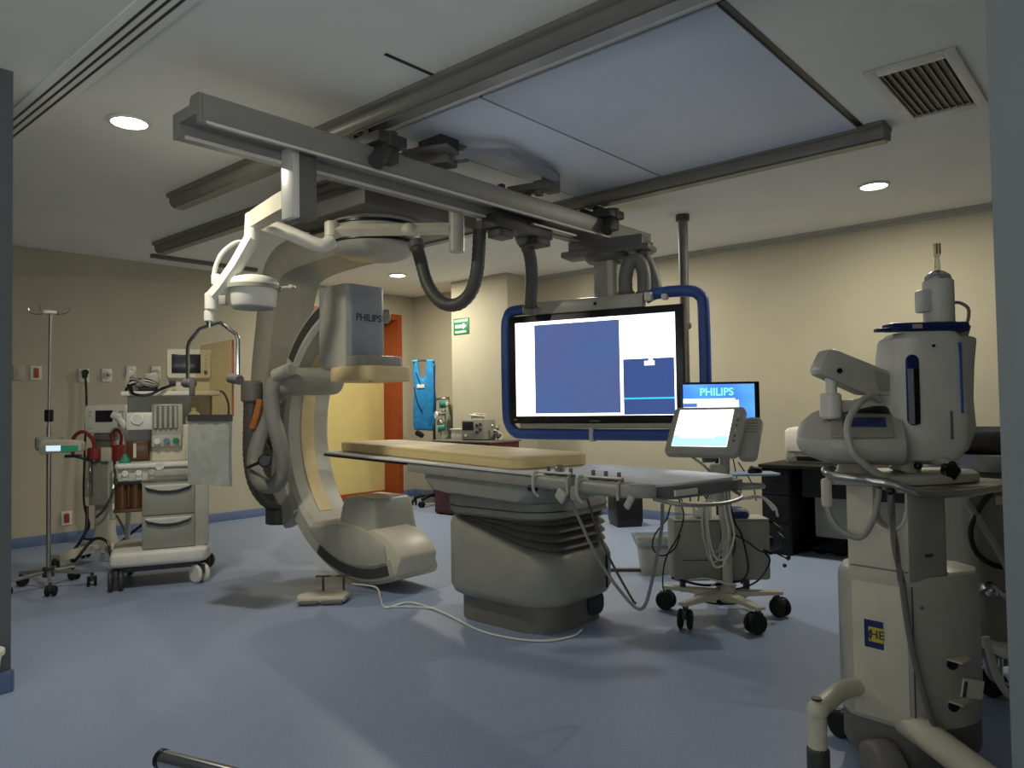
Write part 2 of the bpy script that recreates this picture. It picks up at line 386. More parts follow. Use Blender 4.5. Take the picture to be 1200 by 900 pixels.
# ------------------------------------------------------------------ ceiling-hung C-arm scanner
CY, CZ, RO, RI = 4.45, 1.13, 1.10, .93
def arcp(r, deg): a = math.radians(deg); return (CY + r*math.cos(a), CZ + r*math.sin(a))
t = thing('angiography_scanner', 'large pale grey C-shaped X-ray scanner hung from the ceiling on a curved arm', 'medical scanner', (3.56, 4.45, 0))
MB().bx(3.1, 4.2, 4.0, 5.0, 2.68, 2.84, .02).bx(3.0, 4.3, 4.1, 4.25, 2.82, 2.86).bx(3.0, 4.3, 4.75, 4.9, 2.82, 2.86).build('carriage', 'mgrey', t, True)
MB().lathe([(.0, 2.68), (.33, 2.68), (.335, 2.66), (.335, 2.53), (.32, 2.52), (.32, 2.505), (.3, 2.47), (.22, 2.43), (0, 2.42)], (3.52, 4.42, 0), 36).build('pivot_turntable', 'pgrey', t, True)
MB().lathe([(.338, 2.655), (.343, 2.65), (.343, 2.635), (.338, 2.63)], (3.52, 4.42, 0), 36).lathe([(.322, 2.525), (.34, 2.52), (.34, 2.512), (.322, 2.508)], (3.52, 4.42, 0), 36).build('turntable_seam', 'black', t, True)
# curved hanging arm
path = [(4.25, 2.56), (4.9, 2.565), (5.3, 2.55), (5.52, 2.48), (5.62, 2.3), (5.7, 2.0), (5.79, 1.6), (5.83, 1.2), (5.78, .8), (5.62, .5)]
sp = spline([(0, a, b) for a, b in path], 5)
rings = []
for i, p in enumerate(sp):
    tt = (sp[min(i+1, len(sp)-1)] - sp[max(i-1, 0)]).normalized(); nn = Vector((0, -tt.z, tt.y))
    fr_ = i / (len(sp) - 1); h2 = .1 + .04*math.sin(PI*min(1, fr_*1.1)); hw = .24 - .05*fr_
    rings.append([Vector((3.53, 0, 0)) + p + Vector((a*hw, 0, 0)) + nn*(b*h2) for a, b in ((-1, -.6), (-.85, -1), (.85, -1), (1, -.6), (1, .6), (.85, 1), (-.85, 1), (-1, .6))])
la = MB().loft(rings).build('hanging_arm', 'wgrey', t, True)
MB().cyl((3.53, 5.66, 1.13), (3.53, 5.44, 1.13), .22, .24, 28, .02).build('arm_bearing', 'dgrey', t, True)
# C-arc
def arc_strip(r0, r1, x0, x1, a0, a1, n, ch=.0):
    rings = []
    for i in range(n + 1):
        a = a0 + (a1 - a0)*i/n
        prof_ = [(r0, x0 + ch), (r0, x1 - ch), (r0 + ch, x1), (r1 - ch, x1), (r1, x1 - ch), (r1, x0 + ch), (r1 - ch, x0), (r0 + ch, x0)] if ch else [(r0, x0), (r0, x1), (r1, x1), (r1, x0)]
        rings.append([(x, *arcp(r, a)) for r, x in prof_])
    return rings
MB().loft(arc_strip(RI, RO, 3.35, 3.77, 77, -112, 60, .028)).build('c_arc', 'pgrey', t, True)
MB().loft(arc_strip(RI - .006, RI + .01, 3.49, 3.61, 42, -44, 30)).build('inner_cover_strip', 'beige', t, True)
MB().loft(arc_strip(.985, 1.055, 3.343, 3.36, 76, 34, 20)).build('track_groove', 'dgrey', t, True)
MB().loft(arc_strip(.985, 1.055, 3.343, 3.36, -62, -110, 20)).build('track_groove', 'dgrey', t, True)
MB().loft(arc_strip(RO - .01, RO + .05, 3.42, 3.7, 30, -42, 30, .015)).build('outer_sleeve', 'mgrey', t, True)
MB().loft(arc_strip(RO - .12, RO + .13, 3.32, 3.44, -8, -40, 20, .03)).build('sleeve_cover', 'grey', t, True)
MB().loft(arc_strip(RI + .06, RO + .15, 3.5, 3.64, 22, -22, 20, .03)).build('arc_carrier', 'dgrey', t, True)
# detector head
hd = MB().prism_z(rrect(.36, .4, .05, 5, 3.52, 4.72), 1.65, 2.235, .012)
hs = hd.build('detector_housing', 'bgrey', t, True)
MB().text('PHILIPS', .075, Matrix.Translation((3.53, 4.5185, 1.985)) @ rotm(90, 0, 0), .002).build('lettering', 'ink', hs, True)
MB().cyl((3.66, 4.6, 2.02), (3.76, 4.56, 2.02), .055, n=16, bev=.01).build('side_knob', 'grey', t, True)
MB().prism_x([(4.53, 2.235), (4.72, 2.235), (4.79, 2.2), (4.85, 2.05), (4.88, 1.85), (4.87, 1.7), (4.83, 1.6), (4.53, 1.6)], 3.322, 3.5, .02).build('side_cover', 'pgrey', t, True)
MB().prism_z(rrect(.4, .44, .06, 6, 3.53, 4.56), 1.605, 1.69, .015).build('detector_collar', 'grey', t, True)
MB().prism_z(rrect(.47, .5, .1, 8, 3.53, 4.5), 1.5, 1.61, .012).build('detector_plate', 'beige', t, True)
MB().cyl((3.4, 4.34, 1.494), (3.4, 4.34, 1.502), .012).build('plate_screw', 'black', t, True)
# tube head
lo = [arcp(1.085, a) for a in range(-48, -114, -4)]
MB().prism_x(lo + [(3.98, .26), (4.06, .35), (4.2, .42), (4.45, .46), (4.75, .47), (5.0, .43), (5.12, .36)], 3.36, 3.72, .03).build('tube_body', 'cream', t, True)
lens = [arcp(.97, a) for a in range(-50, -112, -5)] + [(4.14, .33), (4.3, .4), (4.5, .435), (4.75, .43), (4.95, .39)]
MB().prism_x(lens, 3.335, 3.4, .012).build('tube_side_panel', 'pgrey', t, True)
tb = MB().loft([[(3.58 + a*w_, 4.5 + b*w_*1.0, z) for a, b in rrect(2, 2, .25, 3)] for w_, z in ((.22, .4), (.2, .56), (.185, .625), (.17, .64))])
tb.build('collimator', 'pgrey', t, True)
MB().prism_z(rrect(.28, .28, .04, 4, 3.58, 4.5), .638, .648).build('collimator_window', 'cream', t, True)
# sleeve handle and hoses on the near side
MB().tube([(3.216, 5.281, 1.472), (3.220, 5.153, 1.515), (3.307, 5.099, 1.521), (3.489, 5.088, 1.524), (3.635, 5.134, 1.527)], .11, 14, 4).build('cable_outlet', 'grey', t, True)
MB().cyl((3.104, 5.132, 1.565), (3.134, 4.944, 1.610), .05, n=14, bev=.012).build('outlet_cap', 'pgrey', t, True)
MB().tube([(3.155, 5.120, 1.553), (3.108, 5.177, 1.468), (3.111, 5.183, 1.271), (3.153, 5.146, 1.040), (3.189, 5.159, 0.839), (3.158, 5.231, 0.719), (3.114, 5.356, 0.729), (3.130, 5.484, 0.864), (3.172, 5.504, 1.031), (3.246, 5.486, 1.235), (3.267, 5.454, 1.408)], .062, 12, 8, .022).build('cable_hose', 'hose', t, True)
MB().tube([(3.187, 5.619, 1.446), (3.186, 5.633, 1.167), (3.189, 5.641, 0.923), (3.215, 5.621, 0.713), (3.276, 5.557, 0.572), (3.360, 5.465, 0.507), (3.405, 5.336, 0.525)], .062, 12, 8, .022).build('cable_hose', 'dhose', t, True)
MB().cyl((3.186, 5.616, 1.544), (3.189, 5.622, 1.363), .085, n=18, bev=.02).build('hose_cap', 'mgrey', t, True)
MB().tube([(3.181, 5.477, 1.388), (3.154, 5.483, 1.272), (3.133, 5.513, 1.156)], .028, 8, 6).build('orange_cable', 'orangehose', t, True)
MB().cyl((3.060, 5.212, 0.912), (3.006, 5.121, 0.919), .05, n=12, bev=.01).cyl((3.042, 5.433, 0.852), (3.032, 5.213, 0.907), .014, n=8).build('hose_clamp', 'black', t, True)
MB().cyl((3.343, 5.490, 0.375), (3.342, 5.486, 0.493), .1, n=18).build('floor_bumper', 'dgrey', t, True)

# ------------------------------------------------------------------ patient table
TA = -12
t = thing('patient_table', 'long floating patient table on a bulky grey bellows pedestal in the middle of the room', 'exam table', (3.58, 3.05, 0))
def rr3(x0, x1, y0, y1, r, zf, n=6):
    return [(x, y, zf(y)) for x, y in rrect(x1-x0, y1-y0, r, n, (x0+x1)/2, (y0+y1)/2)]
bX0, bX1, bY0, bY1 = 3.2, 3.98, 2.56, 3.46
c = lambda z: (lambda y: z)
MB().loft([rr3(3.27, 3.92, 2.63, 3.4, .2, c(0)), rr3(3.27, 3.92, 2.63, 3.4, .2, c(.17))]).build('plinth', 'mgrey', t, True)
rim = lambda y: .45 + .21*max(0, min(1, (y - 2.62)/(3.44 - 2.62)))
MB().loft([rr3(3.29, 3.9, 2.65, 3.38, .2, c(.13)), rr3(3.22, 3.96, 2.58, 3.44, .22, c(.17)), rr3(bX0, bX1, bY0, bY1, .24, c(.21)),
           rr3(bX0, bX1, bY0, bY1, .24, lambda y: rim(y) - .06), rr3(3.215, 3.965, 2.575, 3.445, .24, lambda y: rim(y) - .02), rr3(3.26, 3.92, 2.62, 3.4, .24, lambda y: rim(y)), rr3(3.3, 3.88, 2.66, 3.38, .24, lambda y: rim(y))]).build('base_cover', 'grey', t, True)
MB().bx(3.765, 3.769, 2.553, 2.57, .2, .4).build('cover_seam', 'black', t, True)
MB().prism(rrect(.16, .13, .05, 4), .012, Matrix.Translation((3.74, 2.632, .1)) @ rotm(90, 0, 0)).build('cable_port', 'black', t, True)
# folded bellows between the sloped rim and the cap
rings = []; NF = 4
for k in range(NF*4 + 1):
    s_ = k/(NF*4); ph = k % 4; off = (0, .038, .058, .036)[ph]
    rings.append(rr3(3.27 - off*.6, 3.9 + off*.9, 2.66 - off*1.1, 3.39 + off*.2, .2, (lambda s_: lambda y: rim(y) + .0 + (.655 + .02*(y - 2.6) - rim(y))*s_)(s_)))
MB().loft(rings).build('bellows', 'mgrey', t, True, 80)
MB().loft([rr3(3.23, 3.93, 2.62, 3.42, .2, c(.645)), rr3(3.2, 3.96, 2.58, 3.45, .22, c(.665)), rr3(3.2, 3.96, 2.58, 3.45, .22, c(.745)), rr3(3.22, 3.94, 2.6, 3.43, .22, c(.775))]).build('pedestal_cap', 'grey', t, True)
MB().loft([rr3(3.2, 3.965, 2.575, 3.455, .22, c(.697)), rr3(3.19, 3.97, 2.57, 3.46, .22, c(.7)), rr3(3.2, 3.965, 2.575, 3.455, .22, c(.703))]).build('cap_seam', 'black', t, True)
tt = Matrix.Translation((3.58, 3.05, 0)) @ rotm(0, 0, TA); ti = Matrix.Translation((-3.58, -3.05, 0))
def tl(mb): return mb.move(rotm(0, 0, TA))
tl(MB().loft([[(x, y, z) for x, y in rrect(w_, l_, .1, 4, -.24, -.2)] for w_, l_, z in ((.4, .8, .77), (.56, 1.0, .8), (.58, 1.16, .86), (.58, 1.16, .895))])).build('slide_housing', 'grey', t)
fr_ = tl(MB().bx(-.555, -.5, -1.2, .49, .895, .95, .006).bx(.0, .05, -1.6, .49, .895, .95, .006).bx(-.5, .0, .43, .49, .895, .945, .006).bx(-.5, 0, -1.55, .43, .9, .93)).build('side_rail', 'grey', t)
head = [(-.56, 1.68), (-.545, 1.84), (-.49, 1.92), (-.4, 1.96), (-.14, 1.96), (-.06, 1.92), (0, 1.84), (.02, 1.68)]
brd = [(-.565, -1.5), (-.565, .5)] + head + [(.06, .5), (.06, -1.45), (.03, -1.56), (-.06, -1.62), (-.46, -1.62), (-.54, -1.58)]
tl(MB().prism_z(brd, .953, .966, .003)).build('tabletop', 'sheet', t)
tl(MB().prism_z([(a*1.0 + (.004 if a > -.25 else -.004), b + (.004 if b > 0 else -.0)) for a, b in [(-.555, .5)] + head + [(.05, .5)]], .936, .953, .002)).build('carbon_edge', 'carbon', t)
# underside tray with handle loop at the foot end
tl(MB().loft([[(x, y, z) for x, y in rrect(w_, l_, .06, 4, -.24, -1.42)] for w_, l_, z in ((.34, .26, .885), (.48, .4, .905), (.52, .44, .952))])).build('foot_tray', 'mgrey', t)
tl(MB().bx(-.47, -.33, -1.648, -1.638, .915, .94)).build('label_plate', 'pcloth', t)
tl(MB().tube([(-.5, -1.55, .9), (-.44, -1.66, .88), (-.24, -1.71, .872), (-.06, -1.67, .88), (0, -1.58, .9)], .009, 8, 6)).build('foot_handle', 'alu', t)
# control modules on the near rail
for k, (v0, v1) in enumerate(((-.92, -1.18), (-1.23, -1.5))):
    cm = tl(MB().loft([[(x, v, z) for x, z in rrect(.11, .064, .026, 4, -.6, .94)] for v in (v0, v0 - .03, v1)])).build('control_module', 'grey', t)
    for v in (v0 - .06, v0 - .14, v0 - .22):
        tl(MB().cyl((-.6, v, .972), (-.6, v, .982), .022, n=12).cyl((-.6, v, .98), (-.6, v, 1.012), .009, n=10)).build('joystick', 'mgrey', cm)
    tl(MB().bx(-.63, -.57, v0 - .18, v0 - .165, .974, .979).bx(-.63, -.57, v0 - .1, v0 - .085, .974, .979)).build('key', 'dgrey', cm)
    tl(MB().tube([(-.63, v0 - .02, .985), (-.66, v0 - .02, .975), (-.662, v0 - .02, .9), (-.64, v0 - .03, .87)], .008, 7, 4).tube([(-.63, v0 - .02, .985), (-.63, v1, .99), (-.65, v1 + .01, .97), (-.65, v1 + .01, .9)], .006, 7)).build('guard_rail', 'pgrey', cm)
tl(MB().prism_z([(-.66, -1.51), (-.56, -1.51), (-.56, -1.63), (-.61, -1.61), (-.66, -1.57)], .915, .972, .012)).build('control_module', 'grey', t)
tl(MB().ball((-.58, -1.04, 1.0), .028, (1, 1, .9)).cyl((-.58, -1.04, .97), (-.58, -1.04, 1.0), .02)).build('tracker_ball', 'clear', t)
tl(MB().box((-.645, -1.12, .89), (.018, .06, .06), (35, 0, 0), .008)).build('rail_lever', 'pgrey', t)
tl(MB().box((-.61, -1.205, .905), (.08, .05, .07), (0, 0, 0), .016)).build('rail_clamp', 'grey', t)
tl(MB().box((-.655, -1.56, .9), (.016, .03, .06), (35, 0, 0), .006)).build('rail_lever', 'pgrey', t)
tl(MB().cyl((-.58, -.86, .9), (-.62, -.86, .9), .014).cyl((-.62, -.86, .9), (-.62, -.9, .9), .018).cyl((-.6, -.88, .88), (-.6, -.88, .96), .006)).build('rail_knob', 'black', t)
for pts, r, m in (([(-.58, -1.1, .88), (-.5, -1.2, .6), (-.42, -1.3, .42), (-.38, -1.36, .38), (-.36, -1.4, .5), (-.4, -1.5, .75), (-.5, -1.6, .88)], .008, 'hose'),
                  ([(-.56, -1.2, .88), (-.5, -1.24, .66), (-.42, -1.32, .44), (-.4, -1.34, .4)], .006, 'dhose')):
    tl(MB().tube(pts, r, 7, 7)).build('control_cable', m, t)
# mattress lies on the table
t2 = thing('mattress', 'cream foam mattress lying on the patient table', 'mattress', (3.58, 3.05, .966))
mo = rrect(.52, 2.55, .09, 7, -.22, .62); b = MB().prism_z(mo, 0, .072, .018, 3); 
b.move(rotm(0, 0, TA) @ Matrix.Translation((-.22, .47, 0)) @ rotm(0, 0, -3.2) @ Matrix.Translation((.22, -.47, 0)))
b.build('mattress_body', 'mattress', t2)
b = MB().prism_z(rrect(.524, 2.554, .09, 7, -.22, .62), .012, .018).prism_z(rrect(.524, 2.554, .09, 7, -.22, .62), .056, .062)
b.move(rotm(0, 0, TA) @ Matrix.Translation((-.22, .47, 0)) @ rotm(0, 0, -3.2) @ Matrix.Translation((.22, -.47, 0))).build('seam_piping', 'beige', t2)
# foot switch on the floor
t = thing('foot_switch', 'cream foot pedal plate with two small metal bars on the floor before the scanner', 'foot pedal', (2.98, 4.33, 0), -45)
MB().prism_z([(-.16, -.1), (.15, -.1), (.17, .02), (.12, .12), (-.1, .12), (-.18, 0)], .012, .05, .012).build('base_plate', 'cream', t)
MB().bx(-.15, -.02, -.125, -.03, .006, .03, .008).bx(.0, .14, -.125, -.03, .006, .03, .008).build('pedal', 'mgrey', t)
for x in (-.02, .12):
    MB().cyl((x, .08, .04), (x, .08, .15), .008, n=8).cyl((x - .05, .08, .15), (x + .05, .08, .15), .007, n=8).build('guard_bar', 'dgrey', t)
MB().prism_z(rrect(.3, .2, .03, 3), 0, .014).build('rubber_foot', 'dgrey', t)
t = thing('floor_cable', 'thin white cable from the foot pedal around the pedestal base on the floor', 'cable', (3.1, 3.9, 0))
MB().tube([(3.245, 4.380, 0.060), (3.312, 4.196, 0.050), (3.256, 4.070, 0.010), (3.114, 3.842, 0.008), (3.295, 3.815, 0.008), (3.274, 3.505, 0.008), (3.138, 3.036, 0.008), (3.141, 2.776, 0.008), (3.223, 2.599, 0.008), (3.371, 2.534, 0.008), (3.477, 2.539, 0.020)], .006, 6, 7).tube([(3.131, 3.854, 0.008), (3.279, 3.630, 0.008), (3.247, 3.414, 0.008)], .005, 6, 4).build('cable_run', 'white', t, True)
t = thing('cable_cover', 'flat dark strip on the floor right of the table pedestal', 'cable cover', (4.8, 3.45, 0), -54)
MB().prism_y([(-.03, 0), (.03, 0), (.02, .02), (-.02, .02)], -.7, .55).move(rotm(0, 0, 90)).build('cover_strip', 'dgrey', t)

# ------------------------------------------------------------------ big ceiling-hung display
t = thing('ceiling_display', 'huge wide display in a blue bumper frame hung from the ceiling beam', 'display', (4.54, 3.144, 1.1), -76.6)
z0 = -1.1
def zz(v): return v - 1.1
sx0, sx1, sz0, sz1 = -.664, .596, zz(1.222), zz(1.945)
ty = rotm(1.2, 0, 0)
MB().bx(-.725, .655, 0, .09, zz(1.165), zz(2.0), .012).build('bezel', 'black', t)
scr = MB().bx(sx0, sx1, -.003, .004, sz0, sz1).build('screen', emat('screen_white', '#f4f6ff', 3.0), t)
W_, Hh = sx1 - sx0, sz1 - sz0
def region(a0, a1, b0, b1, m, name='screen_pane'):
    MB().bx(sx0 + a0*W_, sx0 + a1*W_, -.0042, -.0034, sz1 - b1*Hh, sz1 - b0*Hh).build(name, m, scr)
BLU = emat('screen_blue', '#5872ac', .72, '#5f6ea6', 2.5); BLU2 = emat('screen_deep_blue', '#4660a2', .7)
region(.13, .675, .035, .975, BLU); region(.694, .997, .0, .43, emat('screen_sky', '#eef4ff', 1.9, '#cfe2fb', 3))
region(.694, .992, .44, .825, BLU2); region(.694, .992, .842, .995, BLU2); region(.694, .992, .825, .842, emat('screen_cyan', '#38c8e8', 1.1))
b = MB().bx(sx0 + .82*W_, sx0 + .88*W_, -.0052, -.0044, sz1 - .51*Hh, sz1 - .465*Hh).bx(sx0 + .845*W_, sx0 + .87*W_, -.0052, -.0044, sz1 - .47*Hh, sz1 - .445*Hh)
b.build('screen_mark', emat('screen_mark_white', '#ffffff', 1.6), scr)
MB().bx(-.69, -.665, -.002, .0, zz(1.19), zz(1.2)).bx(-.06, .02, -.002, .0, zz(1.178), zz(1.186)).build('bezel_mark', 'grey', t)
MB().bx(-.5, .36, .01, .1, zz(2.0), zz(2.1), .008).build('top_bracket', 'pgrey', t)
MB().bx(-.64, .62, .0, .08, zz(1.125), zz(1.165), .004).build('bottom_bracket', 'pgrey', t)
MB().bx(-.72, .65, .09, .2, zz(1.25), zz(1.9), .03).bx(-.2, .2, .18, .32, zz(1.5), zz(2.06), .02).build('rear_housing', 'dgrey', t)
MB().cyl((-.0, -.003, zz(2.05)), (0, .012, zz(2.05)), .012, n=10).build('lens_hole', 'black', t)
# blue foam bumpers
MB().tube([(-.22, .06, zz(2.045)), (-.5, .05, zz(2.05)), (-.7, .05, zz(2.05)), (-.76, .05, zz(2.0)), (-.775, .05, zz(1.85)), (-.775, .05, zz(1.3)), (-.76, .05, zz(1.17)), (-.7, .04, zz(1.1)), (-.6, .03, zz(1.085)), (-.06, .03, zz(1.08))], .042, 10, 6).build('bumper', 'blue', t)
MB().tube([(.36, .1, zz(2.07)), (.45, .1, zz(2.1)), (.66, .1, zz(2.1)), (.75, .1, zz(2.06)), (.775, .1, zz(1.95)), (.775, .1, zz(1.3)), (.76, .08, zz(1.17)), (.7, .04, zz(1.1)), (.55, .03, zz(1.08)), (-.03, .03, zz(1.08))], .042, 10, 6).build('bumper', 'blue', t)
MB().bx(.38, .43, -.01, .06, zz(2.04), zz(2.1), .006).build('bumper_clip', 'white', t)
MB().bx(.5, .54, .0, .06, zz(2.04), zz(2.08), .006).build('bumper_clip', 'white', t)
MB().bx(-.06, -.03, -.02, .07, zz(1.03), zz(1.13), .004).build('bumper_clip', 'white', t)
# column and carriage
col = MB().bx(-.085, .085, .2, .37, zz(2.06), zz(2.41), .012).bx(-.11, .11, .18, .39, zz(2.06), zz(2.1), .01).build('column', 'pgrey', t)
MB().bx(.03, .075, .188, .2, zz(2.1), zz(2.4), .003).build('column_strip', 'white', col)
MB().lathe([(0, 0), (.15, 0), (.17, .02), (.17, .05), (.12, .06), (0, .06)], (0, .285, zz(2.4)), 24).bx(-.35, .36, .18, .4, zz(2.455), zz(2.5), .01).bx(-.3, .3, .22, .36, zz(2.5), zz(2.58), .006).build('column_carriage', 'mgrey', t)
MB().tube([(-.1, .18, zz(2.095)), (-.06, .16, zz(2.105)), (.08, .16, zz(2.105)), (.1, .18, zz(2.1))], .012, 7, 4).build('column_seam', 'black', t)

# hoses of the suspension
def hosething(label, pts, r, m, capm='mgrey', name='corrugated_hose'):
    t = thing(name, label, 'hose', pts[0], 0, 'corrugated cable hoses under the beam')
    MB().tube(pts, r, 12, 10, .02).build('hose_body', m, t, True)
    a, b_ = Vector(pts[0]), Vector(pts[1]); MB().cyl(a, a + (b_ - a).normalized()*.05, r*1.25, n=14).build('hose_cuff', capm, t, True)
    a, b_ = Vector(pts[-1]), Vector(pts[-2]); MB().cyl(a, a + (b_ - a).normalized()*.05, r*1.25, n=14).build('hose_cuff', capm, t, True)
hosething('long U-shaped dark hose sagging below the beam left of the display', [(3.591, 4.046, 2.499), (3.583, 3.985, 2.359), (3.588, 3.913, 2.166), (3.615, 3.812, 2.042), (3.651, 3.695, 2.015), (3.677, 3.586, 2.084), (3.671, 3.511, 2.227), (3.679, 3.491, 2.460), (3.682, 3.483, 2.554)], .047, 'dhose')
hosething('straight dark hose dropping to the display bumper at its left corner', [(4.061, 3.431, 2.525), (4.138, 3.426, 2.387), (4.224, 3.485, 2.249), (4.299, 3.558, 2.119), (4.342, 3.604, 2.011)], .047, 'dhose')
hosething('grey arched hose loop right above the display, beside its column', [(4.730, 2.991, 2.088), (4.723, 2.990, 2.247), (4.743, 2.963, 2.354), (4.780, 2.919, 2.372), (4.811, 2.888, 2.289), (4.817, 2.890, 2.086)], .052, 'hose')
hosething('grey hose bending down at the right end of the beam', [(4.883, 2.950, 2.456), (4.922, 2.910, 2.358), (4.954, 2.880, 2.228), (4.968, 2.869, 2.098)], .05, 'hose')
t = thing('hose_bracket', 'dark cable bracket under the beam holding two hoses', 'bracket', (3.9, 3.35, 2.46))
MB().bx(3.65, 4.25, 3.3, 3.44, 2.5, 2.6, .006).bx(3.68, 3.82, 3.3, 3.42, 2.44, 2.5, .01).bx(4.05, 4.2, 3.28, 3.46, 2.44, 2.5, .01).build('bracket_plate', 'dgrey', t, True)
MB().bx(4.0, 4.5, 3.27, 3.33, 2.565, 2.58).build('light_strip_plate', 'alu', t, True)
# slim ceiling pole beyond
t = thing('ceiling_pole', 'slim grey pole dropping from the ceiling behind the display right corner', 'pole', (5.87, 3.12, H))
MB().cyl((0, 0, -.95), (0, 0, -.03), .042, n=16).build('tube', 'mgrey', t)
MB().cyl((0, 0, -.05), (0, 0, 0), .06, n=18).build('flange', 'dgrey', t)
MB().cyl((0, 0, -1.0), (0, 0, -.95), .055, n=16, bev=.01).build('end_cap', 'dgrey', t)

# ------------------------------------------------------------------ exam lamp on a ceiling arm
t = thing('exam_lamp', 'round white examination lamp on a jointed ceiling arm at the upper left', 'lamp', (3.5, 3.4, 2.5))
MB().cyl((3.516, 3.545, 2.686), (3.521, 3.556, 2.341), .052, n=20, bev=.008).build('drop_post', 'pgrey', t, True)
a, b_ = Vector((2.984, 4.208, 2.511)), Vector((3.488, 3.586, 2.503))
MB().cyl(a + Vector((0, 0, -.05)), a + Vector((0, 0, .06)), .05, n=18, bev=.01).tube([a, b_], .042, 4).build('upper_arm', 'cream', t, True)
MB().ball(Vector((3.293, 3.778, 2.497)) , .05, (1, 1, .9)).build('arm_joint', 'cream', t, True)
c_ = Vector((2.637, 4.452, 2.528))
MB().tube([a + Vector((0, 0, -.07)), Vector((2.903, 4.230, 2.397)), Vector((2.753, 4.352, 2.474)), c_, Vector((2.580, 4.515, 2.563))], .05, 10, 5).build('spring_arm', 'white', t, True)
MB().tube([Vector((2.580, 4.514, 2.586)), Vector((2.575, 4.528, 2.411)), Vector((2.498, 4.624, 2.225)), Vector((2.455, 4.678, 2.136))], .045, 10).build('lower_arm', 'white', t, True)
lp = Vector((2.508, 4.393, 2.047))
lh = MB().lathe([(0, -.09), (.13, -.085), (.14, -.07), (.148, .03), (.155, .05), (.155, .075), (.14, .1), (.08, .118), (0, .122)], lp, 32).build('lamp_head', 'white', t, True)
MB().lathe([(.0, -.096), (.125, -.094), (.128, -.086), (0, -.086)], lp, 32).build('lamp_lens', 'bgrey', t, True)
MB().lathe([(.157, .03), (.17, .03), (.17, .055), (.157, .055)], lp, 32).build('ring_band', 'grey', t, True)
MB().tube([lp + Vector((.12, -.12, .04)), lp + Vector((.2, -.15, .05)), lp + Vector((.14, -.2, .045))], .012, 7, 4).build('ring_handle', 'pgrey', t, True)
MB().tube([Vector((2.537, 4.495, 2.411)), Vector((2.449, 4.521, 2.390)), Vector((2.364, 4.547, 2.298)), Vector((2.340, 4.580, 2.161)), lp + Vector((-.15, .06, .045))], .014, 8, 6).build('yoke_bow', 'white', t, True)
MB().box(Vector((2.345, 4.545, 2.141)), (.06, .06, .07), (0, 0, 20), .01).tube([Vector((2.348, 4.541, 2.140)), lp + Vector((-.13, .05, .045))], .022, 8).build('yoke_block', 'white', t, True)

# ------------------------------------------------------------------ hanging radiation shield
t = thing('radiation_shield', 'clear acrylic shield with silver quilted apron hung on a chrome yoke at left', 'radiation shield', (2.2, 3.36, 2.6))
MB().bx(2.11, 2.25, 3.3, 3.42, 2.29, 2.645, .006).build('drop_column', 'mgrey', t, True)
MB().bx(2.1, 2.14, 3.29, 3.4, 2.28, 2.645, .006).build('column_cover', 'white', t, True)
MB().loft([[Vector(p) + Vector((dx, 0, dz)) for dx, dz in ((-.045, -.05), (.045, -.05), (.045, .05), (-.045, .05))] for p in ((2.284, 3.566, 2.465), (2.320, 3.753, 2.470), (2.487, 4.320, 2.512))]).build('upper_arm', 'cream', t, True)
MB().cyl((2.491, 4.359, 2.564), (2.486, 4.373, 2.367), .05, n=18, bev=.012).build('elbow', 'white', t, True)
MB().tube([(2.467, 4.349, 2.393), (2.389, 4.400, 2.215), (2.327, 4.478, 2.076), (2.299, 4.512, 2.028)], .045, 8).build('lower_arm', 'white', t, True)
MB().cyl((2.291, 4.519, 2.050), (2.293, 4.523, 1.936), .042, n=18, bev=.01).cyl((2.286, 4.531, 1.936), (2.287, 4.533, 1.866), .036, n=16, bev=.006).build('swivel', 'white', t, True)
MB().box((2.332, 4.445, 1.997), (.04, .05, .06), (0, 0, 30), .008).build('brake_block', 'grey', t, True)
MB().cyl((2.287, 4.533, 1.866), (2.287, 4.534, 1.828), .022, n=12).tube([(2.287, 4.534, 1.844), (2.310, 4.446, 1.855), (2.359, 4.348, 1.781), (2.370, 4.337, 1.748), (2.373, 4.345, 1.509)], .012, 8, 0).tube([(2.287, 4.534, 1.844), (2.259, 4.612, 1.827), (2.240, 4.713, 1.751), (2.233, 4.723, 1.708), (2.236, 4.729, 1.515)], .012, 8, 0).build('yoke', 'chrome', t, True)
MB().cyl((2.366, 4.428, 1.506), (2.364, 4.309, 1.491), .032, n=16, bev=.005).build('clamp_knob', 'mgrey', t, True)
MB().cyl((2.253, 4.802, 1.485), (2.248, 4.686, 1.481), .03, n=16, bev=.005).box((2.245, 4.690, 1.459), (.03, .03, .12), (0, 0, 0), .006).build('clamp_knob', 'mgrey', t, True)
q0, q1, q2, q3 = Vector((2.256, 4.762, 1.268)), Vector((2.373, 4.432, 1.264)), Vector((2.377, 4.435, 1.750)), Vector((2.291, 4.656, 1.723))
n_ = (q1 - q0).cross(q3 - q0).normalized()*.006
MB().loft([[q0, q1, q2, q3], [q0 + n_, q1 + n_, q2 + n_, q3 + n_]]).build('acrylic_pane', 'acrylic', t, True)
MB().tube([q1 + Vector((.01, 0, 0)), q2 + Vector((.01, 0, 0))], .007, 6).build('pane_edge', 'orange', t, True)
r0, r1 = Vector((2.255, 4.748, 1.268)), Vector((2.364, 4.426, 1.264)); r2, r3 = Vector((2.369, 4.440, 0.824)), Vector((2.260, 4.762, 0.832))
n2 = (r1 - r0).cross(r3 - r0).normalized()*.014
NX = 10; rings = []
b = MB()
for s_ in (0, 1):
    pass
rows = []
for j in range(13):
    v = j/12; row = []
    for i_ in range(NX + 1):
        u = i_/NX; p = (r0.lerp(r1, u)).lerp(r3.lerp(r2, u), v)
        row.append(p + n2*(.5*math.sin(i_*1.9 + j*.7)*(.4 if j else 0)))
    rows.append(row)
